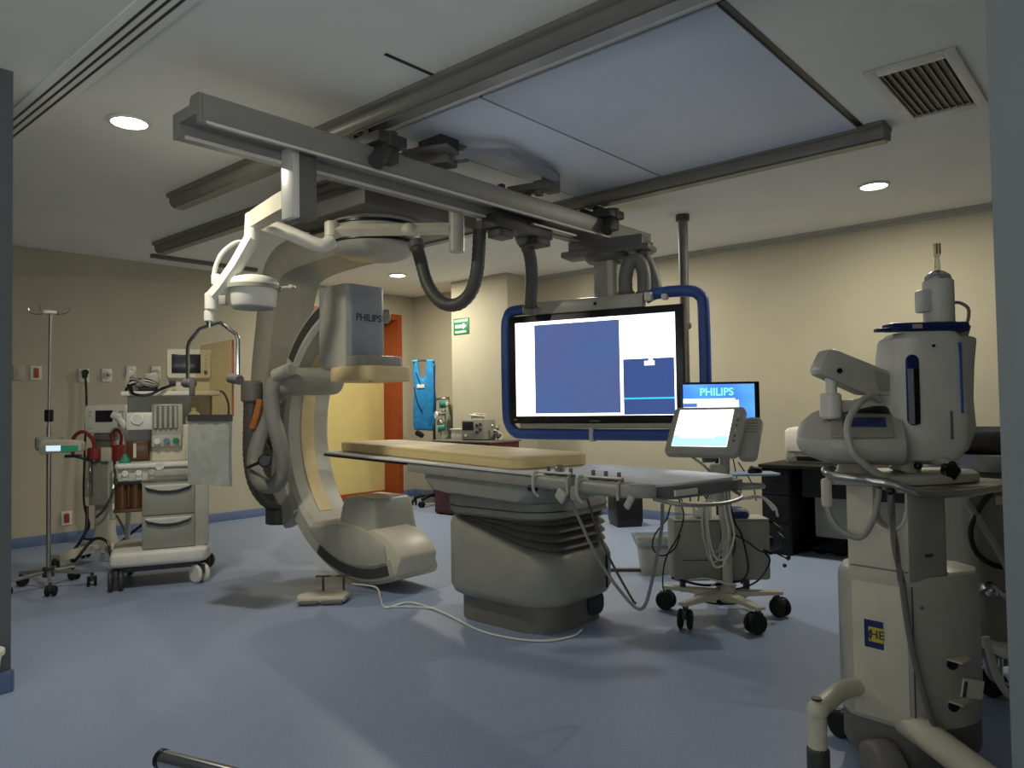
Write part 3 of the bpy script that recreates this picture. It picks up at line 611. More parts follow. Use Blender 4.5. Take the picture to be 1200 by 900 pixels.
MB().loft([[p - n2 for p in row] + [p + n2 for p in row[::-1]] for row in rows]).build('lead_apron', 'lead', t, True, 60)
MB().loft([[r0 - n2*1.4 + Vector((0, 0, .012)), r1 - n2*1.4 + Vector((0, 0, .012)), r1 + n2*1.4 + Vector((0, 0, .012)), r0 + n2*1.4 + Vector((0, 0, .012))], [r0 - n2*1.4 - Vector((0, 0, .03)), r1 - n2*1.4 - Vector((0, 0, .03)), r1 + n2*1.4 - Vector((0, 0, .03)), r0 + n2*1.4 - Vector((0, 0, .03))]]).build('apron_clamp_bar', 'dgrey', t, True)

# ------------------------------------------------------------------ wheeled console cart beside the table
def legs_star(t, n, r, z, a0, m, wheel_r, w=.05, hh=.03, twin=True, fm='dgrey'):
    for k in range(n):
        a = math.radians(a0 + 360*k/n); ca, sa = math.cos(a), math.sin(a)
        px_, py_ = -sa, ca
        MB().loft([[(ca*d + px_*s1*ww, sa*d + py_*s1*ww, zz_) for s1, zz_ in ((-1, z0_), (1, z0_), (1, z1_), (-1, z1_))] for d, ww, z0_, z1_ in ((.03, w*.6, z - hh, z + hh*.9), (r*.6, w*.5, z - hh*.7, z + hh*.5), (r + .03, w*.45, z - hh*.6, z + hh*.2))]).build('leg', m, t)
        caster(t, ca*r, sa*r, wheel_r, w*.6, math.degrees(a) + 30*k, z, 'rubber', fm, twin)
t = thing('console_cart', 'wheeled cart with a tilted lit touch console, grey metal box and tangled cables', 'equipment cart', (4.26, 2.06, 0))
legs_star(t, 5, .34, .145, -119, 'cream', .058, .06, .022, True)
MB().cyl((.03, -.03, .1), (.03, -.03, .98), .03, n=16).cyl((.03, -.03, .1), (.03, -.03, .2), .048, n=16, bev=.01).move(rotm(0, 0, -48.8)).build('column', 'pgrey', t)
# grey metal equipment box hung behind the column (local frame turned to face the camera)
FA = -48.8
def cf(mb): return mb.move(rotm(0, 0, FA))
ebox = cf(MB().bx(-.27, .33, .07, .26, .2, .57, .02)).build('equipment_box', 'grey', t)
cf(MB().bx(-.265, .325, .075, .255, .57, .58, .004)).build('box_lid', 'pgrey', ebox)
cf(MB().bx(.02, .026, .066, .07, .21, .56).bx(-.22, -.02, .066, .07, .33, .335)).build('box_seam', 'dgrey', ebox)
cf(MB().bx(.33, .36, .1, .2, .4, .46, .006)).build('connector_block', 'black', ebox)
for x in (-.2, .2): cf(MB().box((x, .16, .17), (.03, .05, .1), (0, 0, 0), .004)).build('box_strut', 'dgrey', ebox)
# top bracket, handle and mouse shelf
cf(MB().box((0, -.01, .88), (.1, .1, .1), (0, 0, 0), .02).box((0.01, -.01, .78), (.07, .07, .2), (0, 0, 0), .01)).build('neck_bracket', 'cream', t)
cf(MB().tube([(-.02, -.06, .79), (.1, -.08, .79), (.22, -.08, .795), (.25, -.05, .795), (.22, 0, .795), (.03, .03, .795)], .016, 8, 5)).build('push_handle', 'pgrey', t)
cf(MB().prism_z(rrect(.3, .2, .03, 4, .2, .0), .86, .872, .003)).build('mouse_shelf', 'skirtpale', t)
m_ = thing('computer_mouse', 'black computer mouse on the pale blue shelf of the console cart', 'mouse', tuple((rotm(0, 0, FA) @ Vector((.215, -.02, .872))) + Vector((4.26, 2.06, 0))), FA)
MB().loft([[(x, y, z) for x, y in rrect(a, b, a*.45, 4)] for a, b, z in ((.085, .06, 0), (.09, .062, .014), (.07, .05, .03), (.03, .02, .037))]).build('shell', 'black', m_)
MB().cyl((-.02, -.006, .031), (-.02, .006, .031), .012, n=10).build('scroll_wheel', 'mgrey', m_)
# tilted touch console
ct = rotm(0, 0, FA) @ Matrix.Translation((-.09, -.06, 1.125)) @ rotm(0, 0, -33) @ rotm(-38, 0, 0) @ Matrix.Scale(1.06, 4)
def cc(mb): return mb.move(ct)
con = cc(MB().prism(rrect(.42, .33, .03, 5), .05, Matrix.Translation((0, .025, 0)) @ rotm(90, 0, 0), .012)).build('console_body', 'pgrey', t)
cs = cc(MB().bx(-.17, .145, -.0275, -.0245, -.115, .14)).build('screen', emat('console_white', '#f6fbff', 3.2), con)
cc(MB().bx(-.17, .145, -.0285, -.0273, -.115, -.045)).build('screen_pane', emat('console_cyan', '#a9f0ef', 1.3), cs)
cc(MB().bx(-.135, .07, -.0292, -.0284, -.06, -.025)).build('screen_bar', emat('console_bar', '#ffffff', 1.6), cs)
for k in range(6): cc(MB().cyl((.178, -.022, .1 - k*.035), (.178, -.028, .1 - k*.035), .007, n=10)).build('key', 'white' if k in (0, 3) else 'mgrey', con)
side = cc(MB().prism(rrect(.1, .28, .03, 4, .24, .0), .05, Matrix.Translation((0, .09, 0)) @ rotm(90, 0, 0), .012)).build('side_module', 'pgrey', t)
for k in range(5): cc(MB().bx(.21, .27, .036, .041, .03 + k*.02, .036 + k*.02)).build('vent_slot', 'grey', side)
cf(MB().box((-.06, -.0, 1.0), (.08, .06, .12), (-20, 0, 0), .012).box((-.03, .04, 1.06), (.13, .06, .08), (-30, 0, 0), .015)).build('tilt_mount', 'mgrey', t)
cf(MB().tube([(-.2, -.08, 1.0), (-.19, -.1, .985), (-.12, -.12, .93), (-.05, -.08, .86)], .008, 7, 5).ball((-.2, -.08, 1.0), .016)).build('coiled_lead', 'pgrey', t)
# looped pale and black leads
def cable(pts, r, m, name='cable', n=7): cf(MB().tube(pts, r, 6, n)).build(name, m, t)
for k, (dx, w_, zb) in enumerate(((-.075, .05, .44), (-.05, .06, .41), (-.06, .075, .47), (-.03, .07, .45), (-.07, .06, .5))):
    cable([(dx + .06, -.08 - k*.006, .82), (dx - w_*.8, -.1, .69), (dx - w_, -.105 - k*.004, .53), (dx - w_*.5, -.11, zb - .06), (dx + .02, -.11, zb - .08), (dx + w_*.8, -.11, zb - .03), (dx + w_*1.2, -.105, .52), (dx + w_*.9, -.1, .66), (dx + .06, -.08, .81)], .006, 'pcloth' if k % 2 else 'pgrey')
cable([(-.27, .1, .68), (-.3, .02, .66), (-.33, -.02, .6), (-.4, 0, .5), (-.41, 0, .42), (-.36, -.02, .38), (-.28, 0, .42), (-.24, .02, .5)], .005, 'black')
cable([(-.24, .04, .72), (-.22, 0, .62), (-.26, -.02, .5), (-.34, -.02, .36), (-.36, -.02, .2), (-.33, -.05, .12)], .005, 'black')
cable([(.02, .02, .76), (.03, -.03, .6), (.08, -.03, .45), (.05, -.02, .34), (.0, 0, .2)], .005, 'black')
cable([(.06, .02, .74), (.08, -.03, .58), (.12, -.03, .5), (.16, -.02, .3), (.12, 0, .2)], .006, 'black')
cable([(.05, -.03, .52), (.15, -.05, .46), (.24, -.05, .4), (.36, 0, .42), (.4, .05, .5), (.36, .1, .55)], .005, 'black')
cable([(.24, -.05, .4), (.3, -.05, .4), (.36, -.04, .37), (.42, 0, .35), (.4, 0, .45), (.37, .05, .5)], .005, 'black')
cable([(.25, -.04, .4), (.28, -.05, .34), (.2, -.04, .22), (.06, -.02, .17), (-.02, 0, .18)], .006, 'black')
cable([(.16, .1, .7), (.26, .05, .72), (.34, .02, .66), (.36, .02, .6)], .009, 'white')
cable([(.2, .1, .7), (.28, .05, .71), (.33, .0, .64)], .007, 'white')
cable([(-.2, .1, .2), (-.1, -.02, .24), (0, -.06, .22), (.08, -.03, .2), (.02, .06, .2), (-.06, 0, .19)], .006, 'white')
cable([(-.28, .1, .22), (-.1, .02, .19), (.1, .05, .2), (.2, .1, .2), (.1, .14, .19)], .008, 'black')
cable([(.12, .1, .95), (.14, .08, .8), (.18, .1, .7)], .004, 'black')
cable([(.15, .1, .93), (.22, .06, .8), (.25, .08, .69)], .004, 'black')
for k in range(4):
    cable([(-.2 + k*.05, .12, .69), (-.22 + k*.06, .05, .73 + .01*k), (-.12 + k*.04, .03, .76 - .02*k), (-.05 + k*.03, .08, .7)], .005, 'black' if k % 2 else 'dhose')
cf(MB().ball((.41, .0, .35), .014).ball((.38, -.02, .31), .012).box((.27, -.05, .4), (.06, .02, .02), (0, 20, 0), .006)).build('cable_plug', 'black', t)
cf(MB().bx(-.12, -.02, .1, .2, .58, .66, .01).bx(-.24, -.2, .12, .16, .58, .68, .004)).build('junction_box', 'clear', t)
t = thing('glove_pouch', 'small dark blue pouch lying on the grey box of the console cart', 'pouch', tuple((rotm(0, 0, FA) @ Vector((.14, .15, .58))) + Vector((4.26, 2.06, 0))), FA)
MB().loft([[(x, y, z) for x, y in rrect(a, b, .02, 3)] for a, b, z in ((.13, .12, 0), (.15, .13, .02), (.13, .1, .05), (.08, .06, .065))]).build('pouch_body', 'navy', t)
MB().tube([(-.06, -.05, .04), (0, -.07, .05), (.07, -.04, .04)], .006, 6, 4).build('pouch_strap', 'pgrey', t)
# slim desktop monitor on a black pole
t = thing('pole_monitor', 'black-framed flat monitor with a bright blue picture on a slim black pole', 'monitor', (4.62, 2.28, 0), -50)
MB().cyl((.04, .03, .012), (.04, .03, 1.05), .013, n=12).build('pole', 'black', t)
MB().lathe([(0, 0), (.17, 0), (.17, .008), (.05, .02), (0, .02)], (.04, .03, 0), 24).build('foot', 'black', t)
MB().box((.04, .02, 1.2), (.1, .03, .1), (0, 0, 0), .006).bx(.025, .055, .01, .05, 1.0, 1.22).build('mount', 'black', t)
mb = MB().bx(-.2, .315, -.04, 0, 1.03, 1.44, .006).build('bezel', 'black', t)
ms = MB().bx(-.19, .28, -.043, -.038, 1.06, 1.425).build('screen', emat('monitor_blue', '#3f78e0', 1.15, '#5aa2f2', 4), mb)
MB().bx(-.19, .15, -.0442, -.0425, 1.265, 1.33).bx(.15, .175, -.0442, -.0425, 1.265, 1.318).build('screen_pane', emat('monitor_white', '#ffffff', 1.8), ms)
MB().bx(-.19, -.1, -.0452, -.044, 1.275, 1.3).build('screen_tab', emat('monitor_tab', '#5078d0', 1.0), ms)
MB().text('PHILIPS', .07, Matrix.Translation((.03, -.0435, 1.372)) @ rotm(90, 0, 0), .001).build('lettering', emat('monitor_letters', '#7ff0f8', 1.4), ms)

# ------------------------------------------------------------------ white tub, black bin
t = thing('plastic_tub', 'pale plastic tub on the floor left of the console cart', 'tub', (5.1, 3.0, 0), -49)
r_ = [[(x, y, z) for x, y in rrect(a, b, .04, 4)] for a, b, z in ((.24, .2, 0), (.28, .24, .22), (.31, .27, .225), (.31, .27, .25))]
MB().loft(r_ + [[(x, y, .25) for x, y in rrect(.29, .25, .04, 4)], [(x, y, .02) for x, y in rrect(.22, .18, .04, 4)]]).build('tub_body', 'pgrey', t)
MB().loft([[(x, y, z) for x, y in rrect(a, b, .05, 5)] for a, b, z in ((.3, .26, .2), (.36, .32, .28), (.34, .3, .28), (.28, .24, .21))]).build('liner_bag', 'clear', t)
t = thing('black_box', 'plain black box standing on the floor by the far right wall under the display', 'black box', (6.88, 4.42, 0), -38)
MB().loft([[(x, y, z) for x, y in rrect(a, b, .02, 3)] for a, b, z in ((.26, .3, 0), (.29, .33, .06), (.29, .33, .38), (.285, .325, .385))]).build('cabinet', 'black', t)
MB().bx(-.12, .12, -.168, -.162, .08, .35, .003).build('front_panel', 'rubber', t)

# ------------------------------------------------------------------ desk and printer
t = thing('desk', 'black desk against the right wall behind the injector carts', 'desk', (6.3, 1.3, 0))
MB().bx(-.02, 1.09, -.02, 1.37, .735, .765, .003).build('desktop', 'desk', t)
MB().bx(0, 1.05, 1.1, 1.35, .0, .735).build('pedestal', 'desk', t)
MB().bx(0, 1.05, 0, .03, 0, .735).build('side_panel', 'desk', t)
MB().bx(.05, .08, .03, 1.02, .5, .735).build('front_panel', 'desk', t)
for z in (.05, .29, .51):
    dw = MB().bx(-.012, 0, 1.11, 1.34, z, z + .21, .003).build('drawer', 'desk', t); MB().bx(-.02, -.012, 1.18, 1.27, z + .1, z + .115).build('handle', 'black', dw)
t = thing('under_desk_box', 'dull grey box under the black desk, in place of the dim wall', 'computer', (6.6, 1.8, 0))
MB().bx(-.02, .0, -.38, .5, .14, .5, .004).bx(0, .4, -.38, .5, .13, .51, .01).build('case', 'pgrey', t)  # added box standing in for the shaded wall under the desk
for y in (-.3, .3): MB().bx(.03, .37, y - .03, y + .03, 0, .13).build('foot', 'rubber', t)
t = thing('cable_heap', 'loose black cables lying under the black desk', 'cables', (6.6, 1.9, 0))
for k in range(6):
    y = -.42 + k*.15
    MB().tube([(0, y, .012), (.03 - .1*(k % 2), y + .1, .05 + .03*(k % 3)), (-.05, y + .2, .012), (-.12, y + .1, .03), (.0, y + .28, .012)], .01, 6, 5).build('cable', 'black', t)
t = thing('printer', 'white laser printer on the black desk', 'printer', (6.62, 2.06, .765))
MB().loft([[(x, y, z) for x, y in rrect(a, b, .03, 4, .22, .25)] for a, b, z in ((.42, .5, 0), (.44, .52, .02), (.44, .52, .27), (.4, .48, .3), (.3, .4, .31))]).build('body', 'white', t)
MB().bx(-.006, .01, .0, .4, .015, .055, .004).build('paper_slot', 'black', t)
MB().bx(-.008, .002, .03, .47, .095, .1).build('tray_seam', 'mgrey', t)
MB().bx(-.004, .1, .06, .2, .27, .285, .004).build('output_slot', 'black', t)
MB().cyl((-.008, .43, .06), (0, .43, .06), .012, n=10).build('button', 'pgrey', t)
MB().bx(.05, .35, .1, .4, .306, .318, .004).build('top_lid', 'pcloth', t)

# ------------------------------------------------------------------ red-brown cabinet and what stands on it
t = thing('side_cabinet', 'red-brown laminate cabinet in front of the wall pilaster', 'cabinet', (6.28, 5.85, 0))
MB().bx(0, .52, 0, .93, .02, .88).build('body', 'redbrown', t)
MB().bx(-.02, .55, -.02, .95, .88, .9, .003).build('top', 'mgrey', t)
for k in (0, 1):
    dd = MB().bx(-.018, 0, .01 + k*.46, .45 + k*.46, .06, .72, .003).build('door', 'redbrown', t); MB().bx(-.03, -.018, .4 + k*.08, .42 + k*.08, .5, .6, .003).build('handle', 'steel', dd)
    dw = MB().bx(-.018, 0, .01 + k*.46, .45 + k*.46, .735, .865, .003).build('drawer', 'redbrown', t); MB().cyl((-.035, .23 + k*.46, .8), (-.018, .23 + k*.46, .8), .014, n=10).build('knob', 'black', dw)
for x, y in ((.04, .04), (.48, .04), (.04, .89), (.48, .89)): MB().bx(x - .03, x + .03, y - .03, y + .03, 0, .02).build('foot', 'black', t)
t = thing('defibrillator', 'grey desktop unit with a dark screen and knobs on the red-brown cabinet', 'medical device', (6.5, 6.22, .9), -90 + 12)
MB().bx(-.17, .15, -.13, .14, 0.01, .25, .012).build('case', 'grey', t)
MB().bx(-.155, .0, -.134, -.128, .12, .225, .002).build('screen', 'pcb', t)
for x, z in ((.05, .18), (.1, .13), (.05, .1), (.1, .19)): MB().cyl((x, -.13, z), (x, -.145, z), .018, n=12).build('knob', 'dgrey', t)
MB().cyl((-.11, -.13, .06), (-.11, -.142, .06), .015, n=10).build('button', 'white', t)
MB().bx(-.16, .14, -.12, .13, 0, .012).build('foot_plate', 'rubber', t)
MB().tube([(-.1, -.02, .25), (-.08, -.02, .275), (.06, -.02, .275), (.08, -.02, .25)], .01, 7, 4).build('handle', 'pgrey', t)
t = thing('lead_bundle', 'tangle of pale leads and clips beside the grey unit on the cabinet', 'cables', (6.5, 5.98, .9))
for k in range(5):
    MB().tube([(-.02, .02*k - .05, .01), (.03, .05 - .03*k, .1 + .02*k), (-.03, -.06, .12 - .02*k), (.04, -.1 + .03*k, .06), (0, -.08, .01)], .008, 6, 5).build('lead', ('white', 'dhose', 'hose', 'black', 'steel')[k], t)
for y, z in ((-.05, .15), (.02, .17), (-.08, .08)): MB().ball((0, y, z), .02).build('clip', 'steel', t)
t = thing('white_carton', 'small white box left of the grey unit on the red-brown cabinet', 'box', (6.5, 6.55, .9), -80)
MB().bx(-.09, .09, -.06, .06, 0, .12, .004).build('box_body', 'pcloth', t); MB().bx(-.1, .1, -.07, .07, .12, .135, .004).build('lid', 'white', t)
t = thing('envelope_stack', 'pale paper packets lying on top of the grey unit', 'papers', (6.5, 6.22, .275), -80)
t.location.z = 1.185
MB().box((0, 0, .012), (.2, .14, .02), (4, 3, 10), .004).box((.02, .01, .03), (.15, .1, .012), (-4, 3, -14), .003).build('packets', 'pcloth', t)
# gas cylinder with valve
t = thing('gas_cylinder', 'pale grey-green gas cylinder standing in the wall corner behind the cabinet', 'gas cylinder', (6.97, 7.25, 0))
MB().lathe([(.02, 0), (.08, 0), (.085, .02), (.085, 1.22), (.075, 1.3), (.045, 1.36), (.03, 1.38), (.03, 1.4), (0, 1.4)], n=24).build('tank', 'cylgreen', t)
MB().cyl((0, 0, 1.38), (0, 0, 1.44), .025, n=12).cyl((-.02, .03, 1.42), (-.1, .12, 1.41), .016, n=10).build('valve', 'steel', t)
t = thing('regulator', 'green and chrome oxygen regulators hanging between the blue apron and the cylinder', 'regulator', (6.8, 7.12, 1.0))
MB().cyl((0, 0, .28), (-.0, .0, 0), .012, n=8).cyl((0, 0, .22), (-.1, .08, .22), .03, n=12).ball((-.05, .04, .1), .05).cyl((-.03, .02, .0), (-.03, .02, -.06), .045, n=14).build('regulator_body', 'steel', t)
MB().cyl((-.06, .04, .34), (-.0, .0, .34), .05, n=12).build('regulator_knob', 'teal', t)
MB().cyl((-.08, .06, .03), (-.02, .0, .03), .055, n=12).build('regulator_knob', 'teal', t)
MB().cyl((-.12, .06, .2), (-.1, .05, .2), .05, n=16).build('gauge', 'white', t)
MB().tube([(0, 0, .3), (.1, .05, .33), (.15, .08, .36)], .014, 7, 4).build('mount_arm', 'steel', t)
# apron on its rack
t = thing('apron_rack', 'dark wheeled stand carrying the blue apron near the doorway', 'garment rack', (6.74, 7.42, 0), -49)
MB().cyl((.1, .02, .1), (.1, .02, 1.92), .018, n=12).build('pole', 'dgrey', t)
MB().tube([(.1, .02, 1.9), (0, .0, 1.93), (-.17, -.01, 1.93)], .012, 7, 4).build('hanger_arm', 'dgrey', t)
for a in (180, 60, 300, 240, 0):
    ca, sa = math.cos(math.radians(a)), math.sin(math.radians(a))
    MB().tube([(.1, .02, .14), (.1 + ca*.16, .02 + sa*.16, .13), (.1 + ca*.28, .02 + sa*.28, .1)], .025, 7, 4).build('leg', 'black', t)
    caster(t, .1 + ca*.28, .02 + sa*.28, .04, .03, a, .1)
t = thing('lead_apron', 'bright blue sleeveless apron with shoulder straps hanging from the dark stand', 'apron', (6.74, 7.42, .95), -49)
out = [(-.165, .06), (.1, .04), (.13, .2), (.14, .45), (.12, .65), (.135, .92), (.1, .98), (.02, .98), (.0, .8), (-.03, .72), (-.07, .76), (-.1, .98), (-.16, .98), (-.165, .78), (-.15, .6), (-.17, .3)]
b = MB().prism(out, .09, Matrix.Translation((0, .0, 0)) @ rotm(90, 0, 0), .025, 3)
for v in b.bm.verts: v.co.y += .012*math.sin(v.co.x*40 + v.co.z*9)
ap = b.build('apron_body', 'apron', t)
MB().bx(-.17, -.095, -.1, .0, .955, .985, .01).bx(.02, .12, -.1, 0, .955, .985, .01).build('shoulder_strap', 'skyfab', t)
MB().bx(-.11, -.01, -.098, -.088, .61, .66, .003).build('name_tape', 'white', t)
MB().tube([(-.15, -.095, .62), (-.1, -.1, .42), (-.04, -.1, .3)], .008, 6, 4).tube([(.12, -.095, .9), (.125, -.1, .6), (.11, -.1, .3)], .01, 6, 4).tube([(-.12, -.095, .82), (-.06, -.1, .66)], .006, 6).build('binding', 'navy', t)
MB().box((-.09, -.045, .0), (.12, .06, .07), (0, 30, 0), .02).build('dark_strap', 'black', t)
# exit sign
t = thing('exit_sign', 'green evacuation sign with a white right arrow on the pilaster', 'sign', (6.85, 6.845, 2.35))
MB().bx(-.008, 0, -.14, .14, -.105, .105, .001).build('plate', 'green', t)
MB().prism([(-.11, -.022), (.03, -.022), (.03, -.045), (.1, 0), (.03, .045), (.03, .022), (-.11, .022)], .002, Matrix.Translation((-.0075, 0, 0)) @ Matrix(((0, 0, -1, 0), (-1, 0, 0, 0), (0, 1, 0, 0), (0, 0, 0, 1)))).build('arrow', 'white', t)
MB().bx(-.0095, -.008, -.12, .12, .058, .088).bx(-.0095, -.008, -.09, .11, -.085, -.058).build('print_band', 'signw', t)

# ------------------------------------------------------------------ wall plates on the left wall
def plate(x, z, label, kind):
    t = thing('wall_socket', label, 'wall outlet', (x, YW, z), 0, 'outlets on the left wall')
    MB().bx(-.05, .05, -.012, 0, -.07, .07, .003).build('plate', 'white' if kind != 'plain' else 'wall', t)
    if kind == 'red': MB().bx(-.024, .024, -.016, -.011, -.048, .048, .002).build('receptacle', 'orange', t)
    elif kind == 'gas':
        MB().cyl((0, -.012, 0), (0, -.03, 0), .036, n=16).build('gas_ring', 'pgrey', t); MB().cyl((0, -.03, 0), (0, -.036, 0), .012, n=10).build('gas_port', 'dgrey', t)
    else: MB().bx(-.02, .02, -.016, -.011, -.04, .04, .002).build('receptacle', 'pgrey', t)
plate(2.30, 1.70, 'blank pale wall plate nearest the grey partition', 'plain')
plate(2.445, 1.705, 'white wall plate with a red receptacle left of the drip pole', 'red')
plate(2.88, 1.69, 'wall outlet with a black plug and cord hanging from it', 'sock')
plate(3.10, 1.695, 'round medical gas outlet right of the plugged cord', 'gas')
plate(3.345, 1.73, 'pale wall outlet above the left end of the anaesthesia shelf', 'gas')
plate(3.61, 1.735, 'pale wall outlet above the clutter on the anaesthesia shelf', 'gas')
plate(2.72, .24, 'low wall plate with a red receptacle above the blue skirting', 'red')
t = thing('power_cord', 'black cord hanging from the wall outlet down behind the ventilator', 'cord', (2.88, 8.36, 1.7))
MB().box((0, .005, .0), (.05, .04, .07), (0, 0, 0), .012).cyl((0, -.02, .02), (0, .02, .02), .03, n=12).build('plug', 'black', t)
MB().tube([(0, -.01, -.02), (.01, -.01, -.3), (-.01, -.02, -.8), (-.02, -.03, -1.3), (.02, -.06, -1.55), (-.06, -.12, -1.66), (.1, -.2, -1.68)], .011, 7, 6).build('cord', 'black', t)

# ------------------------------------------------------------------ drip stand with pump
t = thing('drip_stand', 'chrome drip stand with a small lit pump at the far left', 'drip stand', (1.915, 6.28, 0), -41)
MB().cyl((0, 0, .1), (0, 0, 1.2), .017, n=14).cyl((0, 0, 1.2), (.01, 0, 2.05), .011, n=12).build('pole', 'steel', t)
MB().cyl((0, 0, 1.24), (0, 0, 1.33), .03, n=14, bev=.006).build('height_collar', 'black', t)
MB().lathe([(0, 2.04), (.05, 2.05), (.05, 2.07), (0, 2.075)], n=16).build('hook_hub', 'white', t)
for a in (0, 90, 180, 270):
    ca, sa = math.cos(math.radians(a)), math.sin(math.radians(a))
    MB().tube([(0, 0, 2.06), (ca*.08, sa*.08, 2.045), (ca*.13, sa*.13, 2.06), (ca*.145, sa*.145, 2.09)], .005, 6, 4).build('hook', 'chrome', t)
for k in range(5):
    a = math.radians(8 + 72*k); ca, sa = math.cos(a), math.sin(a)
    MB().tube([(0, 0, .13), (ca*.15, sa*.15, .115), (ca*.29, sa*.29, .1)], .014, 8, 3).build('leg', 'steel', t); caster(t, ca*.29, sa*.29, .038, .03, 20 + 40*k, .1)
MB().lathe([(0, .09), (.04, .09), (.04, .16), (0, .16)], n=14).build('leg_hub', 'dgrey', t)
t = thing('infusion_pump', 'small syringe pump with glowing white and green panel clamped on the drip stand', 'infusion pump', (1.915, 6.28, .98), -41)
MB().prism([(-.02, 0), (.27, .02), (.27, .085), (.24, .1), (.0, .11), (-.03, .07)], .09, Matrix.Translation((0, -.02, .02)) @ rotm(90, 0, 0), .012).build('case', 'pgrey', t)
MB().cyl((-.015, -.06, .05), (-.015, -.06, .15), .05, n=16, bev=.012).bx(-.06, .03, -.03, .03, .03, .14, .01).build('clamp', 'grey', t)
MB().bx(.03, .13, -.1125, -.109, .045, .085).build('display', emat('pump_white', '#c8e4f4', 1.0), t)
MB().bx(.13, .25, -.1125, -.109, .04, .082).build('panel', emat('pump_green', '#2f9a70', .35), t)
for x in (.0, .09): MB().tube([(x, -.05, .1), (x + .01, -.05, .135), (x + .03, -.05, .135)], .006, 6, 3).build('handle', 'chrome', t)

# ------------------------------------------------------------------ ventilator on its stand
VP_ = (2.55, 7.0)
t = thing('ventilator', 'white ventilator with a small dark screen on a wheeled stand, red hoses behind', 'ventilator', (2.55, 7.0, 0), -41)
MB().loft([[(x, y, z) for x, y in rrect(a, b, .03, 3, 0, .06)] for a, b, z in ((.2, .16, .12), (.15, .13, .25), (.13, .12, .7), (.16, .14, 1.0))]).build('column', 'pgrey', t)
for sx in (-1, 1):
    MB().loft([[(sx*(.05 + .2*s_) + dx, -.0 - .3*s_, z + dz) for dx, dz in ((-.035, -.03), (.035, -.03), (.035, .03), (-.035, .03))] for s_, z in ((0, .13), (.6, .115), (1, .1))]).build('leg', 'cream', t)
    caster(t, sx*.25, -.3, .045, .03, 20, .1)
    MB().loft([[(sx*(.05 + .2*s_) + dx, .06 + .2*s_, z + dz) for dx, dz in ((-.035, -.03), (.035, -.03), (.035, .03), (-.035, .03))] for s_, z in ((0, .13), (1, .1))]).build('leg', 'cream', t)
    caster(t, sx*.25, .26, .045, .03, 50, .1)
MB().prism(rrect(.35, .25, .03, 4, 0.04, 1.245), .12, Matrix.Translation((0, .08, 0)) @ rotm(90, 0, 0), .02).build('control_head', 'white', t)
MB().bx(-.04, .1, -.046, -.042, 1.22, 1.32).build('screen', 'pcb', t)
MB().cyl((.17, -.04, 1.2), (.17, -.06, 1.2), .022, n=14).build('dial', 'navy', t)
for z in (1.24, 1.27, 1.3): MB().bx(.15, .19, -.046, -.042, z, z + .014).build('key', 'pgrey', t)
for z in (1.16, 1.27, 1.3): MB().bx(-.1, -.07, -.046, -.042, z, z + .012).build('key', 'pgrey', t)
MB().bx(-.07, .11, -.02, .1, 1.06, 1.12, .01).bx(-.08, .08, .0, .12, .98, 1.08, .01).build('head_mount', 'mgrey', t)
MB().bx(-.09, .07, -.06, .07, .5, .88, .012).build('humidifier_bracket', 'grey', t)
MB().box((-.06, -.12, .76), (.05, .06, .36), (0, 0, 0), .012).build('side_panel', 'clear', t)
MB().cyl((-.03, -.08, .9), (-.03, -.08, 1.0), .06, n=16, bev=.01).cyl((.16, -.06, .88), (.16, -.06, 1.02), .055, n=16, bev=.01).build('filter_bowl', 'red', t)
MB().bx(.02, .11, -.1, -.03, .88, 1.0, .01).build('flow_sensor', 'cream', t)
MB().tube([(-.24, .0, .93), (-.22, -.04, 1.08), (-.14, -.06, 1.14), (-.06, -.06, 1.08), (-.03, -.08, .98)], .016, 8, 6, .012).build('breathing_hose', 'red', t)
MB().tube([(.1, -.06, 1.0), (.11, -.06, 1.12), (.15, -.06, 1.15), (.18, -.06, 1.1), (.17, -.06, 1.0)], .014, 8, 6, .012).build('breathing_hose', 'red', t)
MB().tube([(.12, -.06, .88), (.13, -.08, .66), (.06, -.1, .48), (-.02, -.08, .4)], .012, 7, 6).build('drain_hose', 'dhose', t)
MB().bx(-.3, -.18, -.03, .05, .915, .94, .006).build('blue_tray', 'navy', t)
MB().tube([(-.24, .0, .93), (-.08, .0, .88)], .012, 6).build('tray_arm', 'dgrey', t)
MB().tube([(-.1, -.06, .5), (-.1, -.08, .3), (-.14, -.1, .2), (-.2, -.12, .1), (-.14, -.2, .06), (-.02, -.14, .22), (.1, -.16, .2), (.15, -.2, .06)], .013, 7, 7).build('power_lead', 'black', t)
MB().tube([(.12, .0, .4), (.2, -.05, .28), (.27, -.08, .12), (.28, -.1, .02)], .011, 7, 6).build('power_lead', 'dhose', t)
t = thing('suction_arm', 'white jointed breathing-tube arm in front of the ventilator screen', 'tube holder', (2.62, 6.62, .6), -41)
MB().tube([(-.0, .0, .36), (-.01, 0, .5), (-.06, 0, .62), (-.1, 0, .66)], .026, 10, 6, .012).build('breathing_tube', 'white', t)
MB().box((-.1, 0, .67), (.08, .06, .05), (0, 20, 0), .015).build('elbow', 'white', t)
MB().ball((.01, 0, .35), .045).cyl((.0, 0, .34), (.0, 0, -.12), .03, .026, n=12).build('holder_joint', 'clear', t)
MB().tube([(0, 0, -.1), (-.02, .03, -.3), (-.01, .0, -.588)], .022, 8, 5).build('holder_post', 'pgrey', t)
MB().lathe([(0, -.6), (.1, -.6), (.1, -.585), (0, -.58)], n=18).build('holder_foot', 'pgrey', t)

